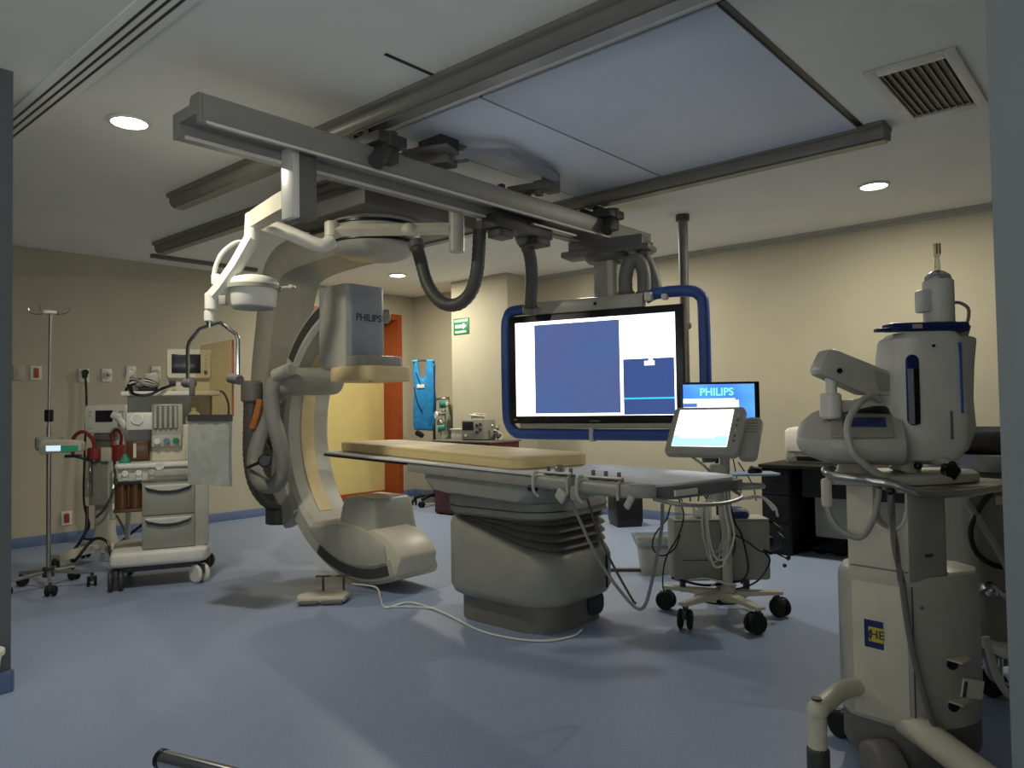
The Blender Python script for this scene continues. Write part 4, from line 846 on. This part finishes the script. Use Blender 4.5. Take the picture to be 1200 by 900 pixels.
# ------------------------------------------------------------------ anaesthesia machine
AX = thing('anaesthesia_machine', 'beige anaesthesia machine with two deep drawers and a top shelf on wheels at left', 'anaesthesia machine', (2.47, 5.68, 0), -25)
t = AX
MB().prism_z([(-.33, -.05), (.28, -.06), (.33, -.02), (.36, .12), (.34, .62), (-.3, .62), (-.34, .5)], .165, .275, .035, 3).build('base_tray', 'white', t)
MB().bx(-.26, .26, .02, .58, .12, .165).build('chassis', 'black', t)
caster(t, -.29, .02, .075, .045, 0, .165, 'dgrey', 'dgrey'); caster(t, .26, .03, .07, .045, 35, .165, 'white', 'dgrey'); caster(t, .3, .52, .07, .045, 60, .165, 'dgrey', 'dgrey'); caster(t, -.27, .52, .07, .045, 20, .165, 'dgrey', 'dgrey')
MB().bx(-.12, .34, .03, .5, .275, .86, .012).build('cabinet_body', 'pgrey', t)
for z0_, z1_ in ((.28, .525), (.53, .77)):
    dw = MB().bx(-.12, .24, -.0, .04, z0_, z1_, .008).build('drawer', 'grey', t)
    hz = z1_ - .015
    MB().prism([(-.1, hz), (.22, hz), (.2, hz - .02), (.12, hz - .042), (.06, hz - .046), (0, hz - .042), (-.08, hz - .02)], .03, Matrix.Translation((0, .0, 0)) @ rotm(90, 0, 0), .006).build('handle', 'white', dw)
    MB().prism([(-.1, hz - .02), (.22, hz - .02), (.2, hz - .045), (.12, hz - .068), (.06, hz - .072), (0, hz - .068), (-.08, hz - .045)], .004, Matrix.Translation((0, -.0, 0)) @ rotm(90, 0, 0)).build('grip_recess', 'dgrey', dw)
MB().prism_z(rrect(.7, .42, .04, 4, .05, .18), .885, .92, .012).build('worktop', 'white', t)
MB().bx(-.28, .36, .0, .36, .79, .885, .01).build('front_console', 'cream', t)
MB().bx(-.08, .2, -.025, .0, .82, .87, .006).build('pull_out_tray', 'pgrey', t)
for x, m_ in ((-.23, 'white'), (-.14, 'white'), (-.05, 'pgrey')):
    MB().cyl((x, -.005, .85), (x, -.03, .85), .024, n=14, bev=.004).bx(x - .02, x + .02, -.02, 0, .8, .85, .004).build('selector_knob', m_, t)
MB().cyl((-.0, -.02, .895), (0, -.03, .895), .03, n=16).build('gauge', 'white', t)
MB().bx(-.3, -.13, .02, .2, .765, .8, .006).build('absorber_mount', 'dgrey', t)
MB().cyl((-.255, .08, .58), (-.255, .08, .765), .05, n=18).cyl((-.165, .08, .58), (-.165, .08, .765), .05, n=18).build('absorber_canister', 'brown', t)
MB().bx(-.31, -.115, .02, .16, .56, .585, .006).cyl((-.21, .03, .6), (-.21, .03, .76), .01).build('absorber_tray', 'brown', t)
MB().bx(-.34, -.3, .1, .22, .5, .86, .01).build('side_bracket', 'clear', t)
MB().bx(-.24, .36, .38, .5, .9, 1.42).build('rear_panel', 'pgrey', t)
MB().bx(.14, .36, .2, .4, .92, 1.2, .012).build('right_module', 'cream', t)
MB().bx(-.24, .0, .2, .38, 1.16, 1.3, .02).build('flow_block', 'white', t)
MB().cyl((-.16, .2, 1.25), (-.16, .185, 1.25), .042, n=20).build('pressure_gauge', 'steel', t); MB().cyl((-.16, .186, 1.25), (-.16, .182, 1.25), .033, n=20).build('gauge_face', 'pcloth', t)
MB().bx(-.06, .16, .18, .38, 1.1, 1.36, .012).build('flowmeter_panel', 'pgrey', t)
MB().bx(-.05, .125, .172, .182, 1.17, 1.35, .003).build('flowmeter_window', 'mgrey', t)
for k in range(5): MB().cyl((-.035 + k*.036, .168, 1.175), (-.035 + k*.036, .168, 1.345), .012, n=10).build('flow_tube', 'pgrey', t)
MB().bx(-.06, .15, .15, .2, 1.03, 1.12, .008).build('knob_panel', 'pgrey', t)
for k, m_ in enumerate(('white', 'skirt', 'green')): MB().cyl((-.02 + k*.065, .15, 1.075), (-.02 + k*.065, .125, 1.075), .023, n=14).build('flow_knob', m_, t)
MB().bx(-.24, -.08, .25, .38, .93, 1.08, .01).build('vaporizer_bay', 'brown', t)
MB().bx(-.19, -.17, .246, .25, .95, 1.06).build('bay_scale', 'pcloth', t)
MB().cyl((.22, .2, 1.05), (.22, .185, 1.05), .03, n=14).cyl((.22, .2, .98), (.22, .185, .98), .022, n=14).build('port', 'white', t)
MB().bx(-.06, .18, .19, .38, .92, 1.03, .01).build('lower_panel', 'cream', t)
MB().bx(-.27, .43, .15, .52, 1.425, 1.46, .008).build('top_shelf', 'white', t)
for x in (-.22, .36): MB().bx(x - .02, x + .02, .4, .46, .9, 1.43, .004).build('shelf_post', 'grey', t)
MB().tube([(.4, .3, 1.46), (.46, .3, 1.45), (.5, .3, 1.35), (.49, .3, 1.22), (.45, .3, 1.16)], .009, 7, 6).build('side_cable', 'dhose', t)
MB().bx(.3, .5, .2, .4, 1.1, 1.14, .006).build('side_shelf', 'pgrey', t)
def on_ax(x, y, z): return tuple(FX['anaesthesia_machine'] @ Vector((x, y, z)))
t = thing('patient_monitor', 'white boxy patient monitor with a dark screen on the anaesthesia machine shelf', 'monitor', on_ax(.2, .33, 1.46), -25)
MB().bx(-.15, .16, -.1, .13, 0, .1, .01).build('base_unit', 'cream', t)
MB().loft([[(x, y, z) for x, z in rrect(w_, h_, .02, 4, .005, .215)] for w_, h_, y in ((.31, .22, -.14), (.325, .235, -.125), (.325, .235, 0), (.26, .18, .14))]).build('case', 'cream', t)
MB().bx(-.12, .09, -.145, -.138, .14, .29, .003).build('screen', 'pcb', t)
for k, z in enumerate((.28, .25, .22, .19)): MB().cyl((.125, -.138, z), (.125, -.146, z), .009, n=10).build('button', 'pgrey', t)
MB().cyl((.125, -.138, .15), (.125, -.155, .15), .013, n=12).build('dial', 'brown', t)
MB().bx(-.14, -.09, -.105, -.1, .04, .08).build('port', 'black', t)
t = thing('cable_coil', 'coiled black and white leads heaped on the anaesthesia machine shelf', 'cables', on_ax(-.12, .3, 1.46), -25)
for k in range(5):
    a = k*.5
    MB().tube([(-.12 + .02*k, -.04, .012), (-.08, -.1, .05 + .015*k), (.02, -.09 - .01*k, .09 - .01*k), (.1, -.02, .05), (.06, .06, .06 + .01*k), (-.06, .07, .1 - .015*k), (-.12 + .02*k, -.02, .02)], .011, 7, 7).build('lead', ('black', 'white', 'black', 'pgrey', 'hose')[k], t)
MB().tube([(-.1, -.14, .05), (-.06, -.19, -.02), (.04, -.2, -.03), (.14, -.18, .02), (.22, -.12, .05)], .011, 7, 7).build('hanging_lead', 'black', t)
MB().box((-.1, .02, .1), (.06, .04, .14), (0, 12, 0), .01).box((.06, .04, .1), (.1, .05, .1), (0, -10, 0), .012).build('connector', 'pgrey', t)
MB().bx(-.1, .1, -.03, .06, .0, .05, .01).build('pouch', 'black', t)
t = thing('face_mask', 'cream rubber mask under the anaesthesia machine shelf beside the pale cup', 'face mask', on_ax(.24, .27, 1.2), -25)
MB().lathe([(.06, 0), (.065, .02), (.055, .06), (.035, .09), (.02, .1), (.02, .13), (0, .13)], n=18).build('mask_body', 'cream', t)
t = thing('paper_cup', 'pale pink cup right of the mask at the anaesthesia machine', 'cup', on_ax(.4, .29, 1.14), -25)
MB().lathe([(.035, 0), (.05, .1), (.052, .105), (.046, .1), (.0, .01)], n=18).build('cup_body', 'pcloth', t); MB().lathe([(.046, .075), (.05, .075), (.052, .105), (.047, .105)], n=18).build('rim', 'pink', t)
t = thing('teal_mask', 'small teal plastic piece lying on the anaesthesia machine worktop', 'mask', on_ax(-.24, .12, .92), -25)
MB().loft([[(x, y, z) for x, y in rrect(a, b, .02, 3)] for a, b, z in ((.08, .06, 0), (.075, .055, .02), (.04, .03, .05), (.02, .02, .07))]).build('mask_body', 'teal', t)
t = thing('floor_lead', 'black lead lying across the floor from the ventilator to the anaesthesia machine', 'cord', (2.6, 6.5, 0))
MB().tube([(2.745, 7.453, 0.020), (2.713, 7.131, 0.100), (2.758, 6.986, 0.200), (2.859, 6.909, 0.300)], .012, 7, 5).build('lead_run', 'black', t, True)

# ------------------------------------------------------------------ foreground contrast injector, right
IR = -48.8
def ring(w, dpt, r, z, cx=0, cy=0, n=6): return [(x, y, z) for x, y in rrect(w, dpt, r, n, cx, cy)]
t = thing('contrast_injector', 'tall pale grey wheeled injector column with a large white pump head in the right foreground', 'contrast injector', (3.023, .714, 0), IR)
# local x = to the right in the photograph, local y = away
plan = [(-.262, -.045), (-.25, -.07), (-.137, -.206), (-.122, -.215), (-.104, -.216), (-.02, -.205), (.07, -.18), (.14, -.145), (.19, -.09), (.208, -.02), (.2, .07), (.15, .15), (.06, .2), (-.08, .2), (-.2, .14), (-.255, .04)]
def pl(k, z, ox=-.03, oy=0): return [(ox + (x - ox)*k, oy + (y - oy)*k, z) for x, y in plan]
MB().loft([pl(.9, .05), pl(.97, .08), pl(.97, .185)]).build('base_shell', 'mgrey', t)
MB().loft([pl(.985, .185), pl(1, .195), pl(1, .66), pl(.985, .682), pl(.93, .695)]).build('lower_cabinet', 'pgrey', t)
# flat front panel on the left-facing side, seam lines
PD = Vector((.135, -.158, 0)).normalized(); PN = Vector((PD.y, -PD.x, 0))      # along the panel, outward
PM = Matrix(((PD.x, 0, PN.x, -.258), (PD.y, 0, PN.y, -.057), (0, 1, 0, 0), (0, 0, 0, 1)))   # (u, z, out)
MB().prism([(.012, .2), (.2, .2), (.2, .665), (.012, .665)], .012, PM @ Matrix.Translation((0, 0, -.004)), .004).build('front_door', 'cream', t)
MB().cyl((-.118, -.2185, .2), (-.118, -.2185, .67), .0025, n=6).build('door_seam', 'dgrey', t)
st = MB().prism([(.055, .44), (.12, .44), (.12, .535), (.055, .535)], .002, PM @ Matrix.Translation((0, 0, .008))).build('sticker', 'navy', t)
MB().prism([(.07, .462), (.12, .462), (.12, .512), (.07, .512)], .001, PM @ Matrix.Translation((0, 0, .0098))).build('sticker_field', 'stickery', st)
MB().text('HE', .04, PM @ Matrix.Translation((.099, .487, .0108)), .0006).build('lettering', 'ink', st)
MB().text('(', .04, PM @ Matrix.Translation((.074, .487, .0108)), .0006).build('lettering', 'ink', st)
for z in (.6, .23): MB().cyl((-.085, -.214, z), (-.085, -.22, z), .006, n=8).build('screw', 'mgrey', t)
for z in (.265, .405):
    hk = MB().prism_z([(.0, -.2), (.085, -.17), (.085, -.155), (.0, -.185)], z + .012, z + .02).prism_z([(.03, -.24), (.085, -.2), (.085, -.16), (.0, -.19)], z + .012, z + .018).build('cable_hook', 'cream', t)
    MB().cyl((.02, -.205, z), (.02, -.195, z), .018, n=12).build('hook_recess', 'black', hk)
MB().box((.065, -.235, .335), (.095, .005, .06), (0, 14, 20)).build('paper_tag', 'pcloth', t)
MB().box((.03, -.252, .34), (.012, .004, .05), (0, 14, 20)).build('tag_print', 'dgrey', t)
# upper column with hand opening through its front panel
pts = [(0, .68), (.208, .68), (.208, 1.0), (.2, 1.0)]
for k in range(11):
    a = math.radians(12 - 204*k/10); pts.append((.146 + .053*math.cos(a), .925 + .068*math.sin(a)))
pts += [(.094, 1.0), (0, 1.0)]
MB().prism(pts, .05, PM @ Matrix.Translation((0, 0, -.05)), .006).prism_z([(-.256, -.055), (-.195, -.12), (-.175, -.07), (-.22, .02)], .68, 1.0, .006).build('upper_column', 'cream', t)
MB().prism_z([(-.124, -.213), (-.1, -.212), (.03, -.17), (.042, -.15), (.05, -.05), (-.0, -.02), (-.12, -.2)], .68, 1.0, .006).build('column_side', 'grey', t)
MB().prism([(.01, .715), (.205, .715), (.205, .719), (.01, .719)], .003, PM).build('column_seam', 'mgrey', t)
MB().tube([PM @ Vector((.146 + .058*math.cos(math.radians(a)), .925 + .074*math.sin(math.radians(a)), .002)) for a in (-178, -150, -120, -90, -60, -30, -2)], .006, 7, 3).build('opening_trim', 'white', t)
MB().prism_z([(.04, -.17), (.15, -.135), (.185, -.08), (.17, .02), (.05, .02)], .69, .705, .006).build('rear_ledge', 'cream', t)
MB().cyl((-.06, -.2, .77), (-.03, -.19, .77), .006, n=8).build('side_slot', 'dgrey', t)
# steel rail and top plate
MB().tube([(-.3, -.04, 1.055), (-.335, -.07, 1.056), (-.345, -.1, 1.05), (-.33, -.13, 1.04), (-.25, -.18, 1.03), (-.18, -.22, 1.02), (-.13, -.24, 1.0), (-.082, -.25, .985), (.05, -.23, .985), (.17, -.19, .99), (.3, -.12, 1.0), (.36, .0, 1.01)], .014, 9, 5).build('steel_rail', 'steel', t)
MB().prism_z([(-.34, -.08), (-.32, -.12), (-.18, -.2), (-.05, -.19), (.1, -.15), (.2, -.1), (.26, .02), (.2, .14), (-.1, .14), (-.3, .0)], 1.005, 1.04, .012).build('top_plate', 'pgrey', t)
MB().prism_z([(-.15, -.21), (-.08, -.24), (.05, -.22), (.17, -.18), (.3, -.11), (.35, .0), (.28, .12), (.0, .1), (-.15, -.1)], .985, 1.004, .004).build('steel_tray', 'steel', t)
MB().bx(-.365, -.33, -.12, -.085, .925, 1.03, .014).build('hook_grip', 'cream', t)
MB().ball((-.19, -.24, .995), .016, (1, 1, .8)).build('cable_grommet', 'black', t)
pts = []
for k in range(170):
    s_ = k/169; a = k*1.55
    pts.append((-.196 + .03*s_**2 + .009*math.cos(a), -.252 + .009*math.sin(a), .985 - .3*s_))
MB().tube(pts, .004, 5).build('coiled_lead', 'mgrey', t)
MB().tube([(-.167, -.252, .69), (-.155, -.255, .56), (-.135, -.26, .43), (-.1, -.265, .28), (-.06, -.25, .19)], .011, 8, 7).build('power_lead', 'mgrey', t)
MB().tube([(-.345, -.1, .99), (-.345, -.11, .91), (-.325, -.15, .855), (-.275, -.19, .835), (-.235, -.2, .89), (-.215, -.2, .96), (-.21, -.2, 1.0)], .011, 8, 7).build('loop_lead', 'grey', t)
# wheeled legs
MB().tube([(-.23, -.06, .285), (-.32, -.13, .298), (-.41, -.22, .298), (-.468, -.275, .292)], .031, 12, 5).ball((-.472, -.28, .29), .035).cyl((-.473, -.28, .29), (-.473, -.28, .17), .03, n=14).build('front_leg', 'cream', t)
MB().cyl((-.473, -.28, .325), (-.473, -.28, .332), .016, n=12).build('leg_cap', 'dgrey', t)
MB().cyl((-.473, -.28, .09), (-.473, -.28, .175), .036, n=12, bev=.008).build('leg_boot', 'dgrey', t)
caster(t, -.473, -.28, .05, .03, 60, .11, 'rubber', 'dgrey')
MB().tube([(-.12, -.15, .2), (-.085, -.25, .18), (-.03, -.34, .14), (.03, -.43, .1), (.07, -.5, .09)], .05, 12, 5).build('front_leg', 'cream', t)
caster(t, .07, -.5, .045, .03, 10, .09, 'rubber', 'dgrey')
MB().prism_x([(-.36, .0), (-.12, .0), (-.12, .12), (-.22, .16), (-.32, .1)], -.27, -.17, .03).move(Matrix.Translation((0, .02, 0))).build('wheel_guard', 'mgrey', t)
caster(t, .16, .22, .05, .03, 30, .1); caster(t, -.2, .2, .05, .03, 30, .1)
# console
CM = Matrix.Translation((-.215, .0, 0)) @ rotm(0, 0, -24)
def cm_(mb): return mb.move(CM)
cpf = [(-.1, 1.075), (-.15, 1.09), (-.172, 1.11), (-.18, 1.14), (-.172, 1.165), (-.14, 1.18), (.08, 1.277), (.105, 1.285), (.14, 1.27), (.15, 1.25), (.15, 1.14), (.1, 1.08)]
cm_(MB().loft([[(x, -.02 + (a + .02)*k, 1.165 + (b - 1.165)*k) for a, b in cpf] for x, k in ((-.18, .2), (-.17, .45), (-.13, .75), (-.07, .97), (-.05, 1), (.165, 1), (.175, .96))])).build('console', 'pgrey', t)
cm_(MB().prism_x([(-.164, 1.172), (-.164, 1.178), (.09, 1.29), (.09, 1.283)], -.06, .14, .002)).build('console_face', 'grey', t)
cm_(MB().prism_x([(-.1, 1.204), (-.1, 1.21), (-.03, 1.241), (-.03, 1.235)], -.02, .12, .001)).build('console_screen', 'navy', t)
cm_(MB().prism_x([(-.0, 1.245), (.0, 1.256), (.05, 1.281), (.05, 1.27)], -.06, .135, .002)).build('console_slot', 'black', t)
MB().lathe([(0, 1.03), (.075, 1.03), (.06, 1.05), (.05, 1.09), (0, 1.09)], (-.2, 0, 0), 20).build('console_swivel', 'pgrey', t)
MB().box((-.12, .06, 1.265), (.27, .1, .085), (0, 0, 0), .018).build('arm_body', 'cream', t)
MB().cyl((-.28, .0, 1.235), (-.28, 0, 1.33), .038, n=18, bev=.008).cyl((-.276, .0, 1.32), (-.276, 0, 1.41), .02, n=14).build('arm_post', 'white', t)
MB().prism([(-.33, 1.4), (-.333, 1.42), (-.3, 1.485), (-.285, 1.492), (-.27, 1.488), (-.03, 1.385), (-.0, 1.36), (-.0, 1.32), (-.04, 1.312), (-.165, 1.322), (-.296, 1.385)], .1, Matrix.Translation((0, .06, 0)) @ rotm(90, 0, 0), .016).build('arm_wedge', 'pgrey', t)
MB().prism([(-.14, 1.415), (-.04, 1.375), (-.03, 1.33), (-.12, 1.335)], .004, Matrix.Translation((0, -.039, 0)) @ rotm(90, 0, 0)).build('wedge_label', 'grey', t)
MB().cyl((-.262, -.045, 1.41), (-.262, -.035, 1.41), .01, n=10).build('wedge_screw', 'black', t)
MB().tube([(-.13, -.06, 1.3), (-.18, -.1, 1.315), (-.25, -.16, 1.29), (-.31, -.2, 1.22), (-.31, -.22, 1.14), (-.27, -.22, 1.09), (-.2, -.2, 1.045), (-.14, -.17, 1.03)], .012, 8, 7).build('console_hose', 'pgrey', t)
# big pump head
def hr(w_, d_, r_, z, cx): return [(x, y, z) for x, y in rrect(w_, d_, r_, 7, cx, 0)]
MB().loft([hr(.1, .1, .04, 1.066, .07), hr(.2, .2, .06, 1.085, .055), hr(.265, .24, .08, 1.13, .055), hr(.275, .25, .08, 1.2, .055), hr(.268, .25, .08, 1.46, .055), hr(.25, .24, .08, 1.52, .055), hr(.2, .18, .06, 1.545, .06)]).build('pump_head', 'white', t)
MB().prism(rrect(.045, .25, .022, 5, -.042, 1.335), .012, Matrix.Translation((0, -.118, 0)) @ rotm(90, 0, 0), .004).build('gauge_window', 'navy', t)
MB().bx(-.04, -.024, -.133, -.128, 1.215, 1.41).build('gauge_strip', 'black', t); MB().bx(-.062, -.043, -.133, -.128, 1.215, 1.41).build('gauge_glass', 'bgrey', t)
MB().bx(.125, .131, -.13, -.118, 1.25, 1.5).build('blue_stripe', 'blue', t)
MB().prism([(.13, 1.1), (.165, 1.115), (.195, 1.19), (.188, 1.3), (.195, 1.42), (.208, 1.525), (.13, 1.525)], .22, Matrix.Translation((0, .11, 0)) @ rotm(90, 0, 0), .022).build('head_cover', 'pgrey', t)
MB().bx(.085, .092, -.13, -.124, 1.16, 1.26).build('latch', 'mgrey', t)
MB().box((.125, 0, 1.563), (.17, .12, .038), (0, 0, 0), .012).box((-.0, -.02, 1.566), (.15, .09, .03), (0, 0, 0), .01).box((-.095, -.03, 1.556), (.05, .04, .012), (0, 0, 0), .003).build('blue_carriage', 'navy', t)
MB().bx(-.005, .03, -.068, -.0645, 1.558, 1.573).build('carriage_label', 'pgrey', t)
MB().cyl((.035, -.12, 1.49), (.035, -.13, 1.49), .005, n=8).build('head_screw', 'black', t)
MB().cyl((.13, 0, 1.58), (.13, 0, 1.742), .052, n=26, bev=.006).bx(.055, .095, -.03, .03, 1.622, 1.705, .008).build('syringe_sleeve', 'white', t)
MB().lathe([(.046, 1.742), (.042, 1.757), (.026, 1.771), (.01, 1.778), (0, 1.779)], (.13, 0, 0), 24).build('sleeve_dome', 'chrome', t)
MB().cyl((.13, 0, 1.775), (.13, 0, 1.83), .011, .008, n=10).cyl((.13, 0, 1.83), (.13, 0, 1.878), .012, n=10).build('syringe_tip', 'clear', t)
for x in (.124, .136): MB().cyl((x, -.01, 1.838), (x, -.01, 1.875), .0035, n=6).build('syringe_print', 'redtint', t)
MB().cyl((.2, .03, 1.53), (.215, .03, 1.58), .045, n=14).build('cable_boss', 'pgrey', t)
MB().tube([(.18, .0, 1.657), (.21, 0, 1.656), (.238, .0, 1.635), (.244, .01, 1.6), (.238, .02, 1.57)], .006, 7, 6).build('head_cable', 'grey', t)
MB().cyl((-.03, -.02, 1.035), (.0, -.02, 1.11), .05, n=16).tube([(.02, -.06, 1.1), (.07, -.1, 1.08), (.11, -.12, 1.06)], .018, 8, 4).build('head_mount', 'pgrey', t)
kb = MB().cyl((.065, -.13, 1.052), (.065, -.165, 1.052), .024, n=14).build('clamp_knob', 'black', t)
for k in range(5):
    a = 2*PI*k/5; MB().ball((.065 + .022*math.cos(a), -.15, 1.052 + .022*math.sin(a)), .014, n=8).build('knob_lobe', 'black', kb)
MB().ball((-.015, -.09, 1.066), .014).build('lock_knob', 'black', t)

# ------------------------------------------------------------------ second cart behind it at the right edge
t = thing('procedure_cart', 'tall grey wheeled cabinet with a steel basin, mostly behind the injector at the right edge', 'cart', (3.92, .78, 0), IR)
MB().loft([ring(.5, .4, .05, .14, .26), ring(.48, .4, .05, .3, .26), ring(.48, .38, .05, .98, .22)]).build('body', 'grey', t)
MB().lathe([(.0, .98), (.26, .98), (.3, 1.0), (.33, 1.06), (.335, 1.06), (.335, 1.05), (.31, .985), (.27, .97), (0, .97)], (.24, -.02, .0), 32).build('basin', 'steel', t)
MB().lathe([(.0, 1.03), (.24, 1.03), (.3, 1.07), (.34, 1.13), (.345, 1.13), (.3, 1.05), (.25, 1.02), (0, 1.02)], (.3, .0, .03), 32).build('basin', 'steel', t)
MB().bx(.1, .26, -.225, -.21, .84, .88, .004).build('yellow_label', 'beige', t)
MB().tube([(.12, -.21, .93), (.03, -.225, .84), (-.02, -.225, .74), (.0, -.225, .64), (.08, -.225, .58), (.2, -.22, .57)], .012, 7, 7).tube([(.2, -.21, .9), (.19, -.22, .8), (.2, -.22, .7)], .009, 7, 5).build('black_lead', 'black', t)
MB().tube([(-.02, -.2, .86), (.06, -.26, .68), (.14, -.28, .5), (.2, -.28, .4)], .018, 8, 6).build('grey_lead', 'grey', t)
MB().tube([(-.02, -.24, .47), (.03, -.26, .5), (.08, -.26, .46), (.18, -.25, .45)], .02, 8, 5).ball((.04, -.26, .48), .028).build('tap', 'chrome', t)
MB().bx(-.02, .1, -.24, -.22, .74, .79, .006).build('switch_box', 'black', t) if 0 else None
MB().box((.16, -.23, .22), (.26, .22, .04), (0, 8, 0), .01).build('shelf', 'white', t)
MB().tube([(.0, -.26, .2), (.02, -.27, .12), (.1, -.27, .09), (.16, -.27, .14)], .012, 7, 5).tube([(.06, -.27, .2), (.06, -.28, .1), (.14, -.28, .1)], .01, 7, 4).build('steel_clip', 'chrome', t)
MB().tube([(-.02, -.3, .3), (.02, -.32, .12), (.08, -.33, .06), (.16, -.32, .12), (.2, -.3, .34)], .016, 8, 6).build('white_hose', 'white', t)
for x, y in ((.08, -.15), (.44, -.15), (.08, .15), (.44, .15)): caster(t, x, y, .055, .03, 30, .14)
t = thing('wall_notice', 'small white card and cord on the right wall behind the injector column', 'card', (XW - .004, 1.12, .6))
MB().bx(-.004, 0, -.1, .1, .05, .38, .001).build('card', 'pcloth', t)
MB().tube([(-.01, -.03, .06), (-.02, -.04, -.1), (-.02, -.08, -.2)], .008, 6, 5).build('cord', 'black', t)

# ------------------------------------------------------------------ chrome tube in the foreground, tub at the left edge
t = thing('chrome_frame', 'polished steel tube with a black end ring lying low at the bottom edge', 'metal tube', (1.0, 2.3, 0))
a = Vector((0.964, 2.210, 0.300)); b_ = Vector((1.032, 1.978, 0.300)); d_ = (b_ - a).normalized(); e_ = a + d_*.9
MB().cyl(a, e_, .026, n=20).build('tube', 'chrome', t, True)
MB().cyl(a - d_*.004, a + d_*.012, .0275, n=20).cyl(a - d_*.006, a - d_*.003, .02, n=20).build('end_ring', 'black', t, True)
MB().cyl(e_ - d_*.03, (e_.x - d_.x*.03, e_.y - d_.y*.03, 0), .024, n=16).build('upright', 'chrome', t, True)
MB().box((e_.x - d_.x*.03, e_.y - d_.y*.03, .012), (.3, .3, .024), (0, 0, 40), .006).build('foot_plate', 'dgrey', t, True)
t = thing('waste_bin', 'small white plastic bin at the left edge beside the grey partition', 'bin', (.93, 4.0, .09))
MB().lathe([(.0, 0), (.06, 0), (.085, .02), (.1, .13), (.106, .14), (.106, .15), (.095, .15), (.08, .03), (0, .015)], n=26).build('bin_body', 'white', t)
MB().lathe([(.102, .13), (.112, .135), (.112, .153), (.102, .153)], n=26).build('rim', 'white', t)
MB().bx(-.06, .06, .06, .12, .0, .14, .004).build('wall_bracket', 'grey', t)

t = thing('ceiling_conduit', 'thin dark conduit along the ceiling edge of the left wall', 'conduit', (3.9, 7.9, H))
MB().bx(-.55, .65, -.03, .03, -.04, 0, .006).build('conduit_body', 'mgrey', t)
# ------------------------------------------------------------------ added fill lights behind the camera, in window frames on solid walls
wf = struct(MB().bx(-2.3, .9, -3.0, -2.93, .75, .85, .004).bx(-2.3, .9, -3.0, -2.93, 2.5, 2.6, .004).bx(-2.3, -2.2, -3.0, -2.93, .85, 2.5).bx(.8, .9, -3.0, -2.93, .85, 2.5).bx(-.73, -.67, -3.0, -2.94, .85, 2.5), 'fill_frame_1', 'white')
L = bpy.data.lights.new('fill_light', 'AREA'); L.shape = 'RECTANGLE'; L.size = 3.0; L.size_y = 1.65; L.energy = 100; L.color = (.92, .96, 1)  # unseen fill lamp, added to brighten the ceiling and the room's front
o = bpy.data.objects.new('fill_light', L); COL.objects.link(o); o.location = (-.7, -2.96, 1.68); o.rotation_euler = (math.radians(130), 0, 0)
wf = struct(MB().bx(-3.0, -2.93, -1.6, 1.6, .75, .85, .004).bx(-3.0, -2.93, -1.6, 1.6, 2.5, 2.6, .004).bx(-3.0, -2.93, -1.6, -1.5, .85, 2.5).bx(-3.0, -2.93, 1.5, 1.6, .85, 2.5).bx(-3.0, -2.94, -.03, .03, .85, 2.5), 'fill_frame_2', 'white')
L = bpy.data.lights.new('fill_light', 'AREA'); L.shape = 'RECTANGLE'; L.size = 3.0; L.size_y = 1.65; L.energy = 62; L.color = (.92, .96, 1)  # second added fill lamp; the wall has no opening here
o = bpy.data.objects.new('fill_light', L); COL.objects.link(o); o.location = (-2.96, 0, 1.68); o.rotation_euler = (math.radians(142), 0, math.radians(-90))
# ------------------------------------------------------------------ world and view
w = bpy.data.worlds.new('world'); bpy.context.scene.world = w; w.use_nodes = True
w.node_tree.nodes['Background'].inputs[0].default_value = (.6, .68, .8, 1); w.node_tree.nodes['Background'].inputs[1].default_value = .05
vs = bpy.context.scene.view_settings
vs.view_transform = 'Standard'; vs.look = 'None'; vs.gamma = 1; vs.use_curve_mapping = False; vs.exposure = .2
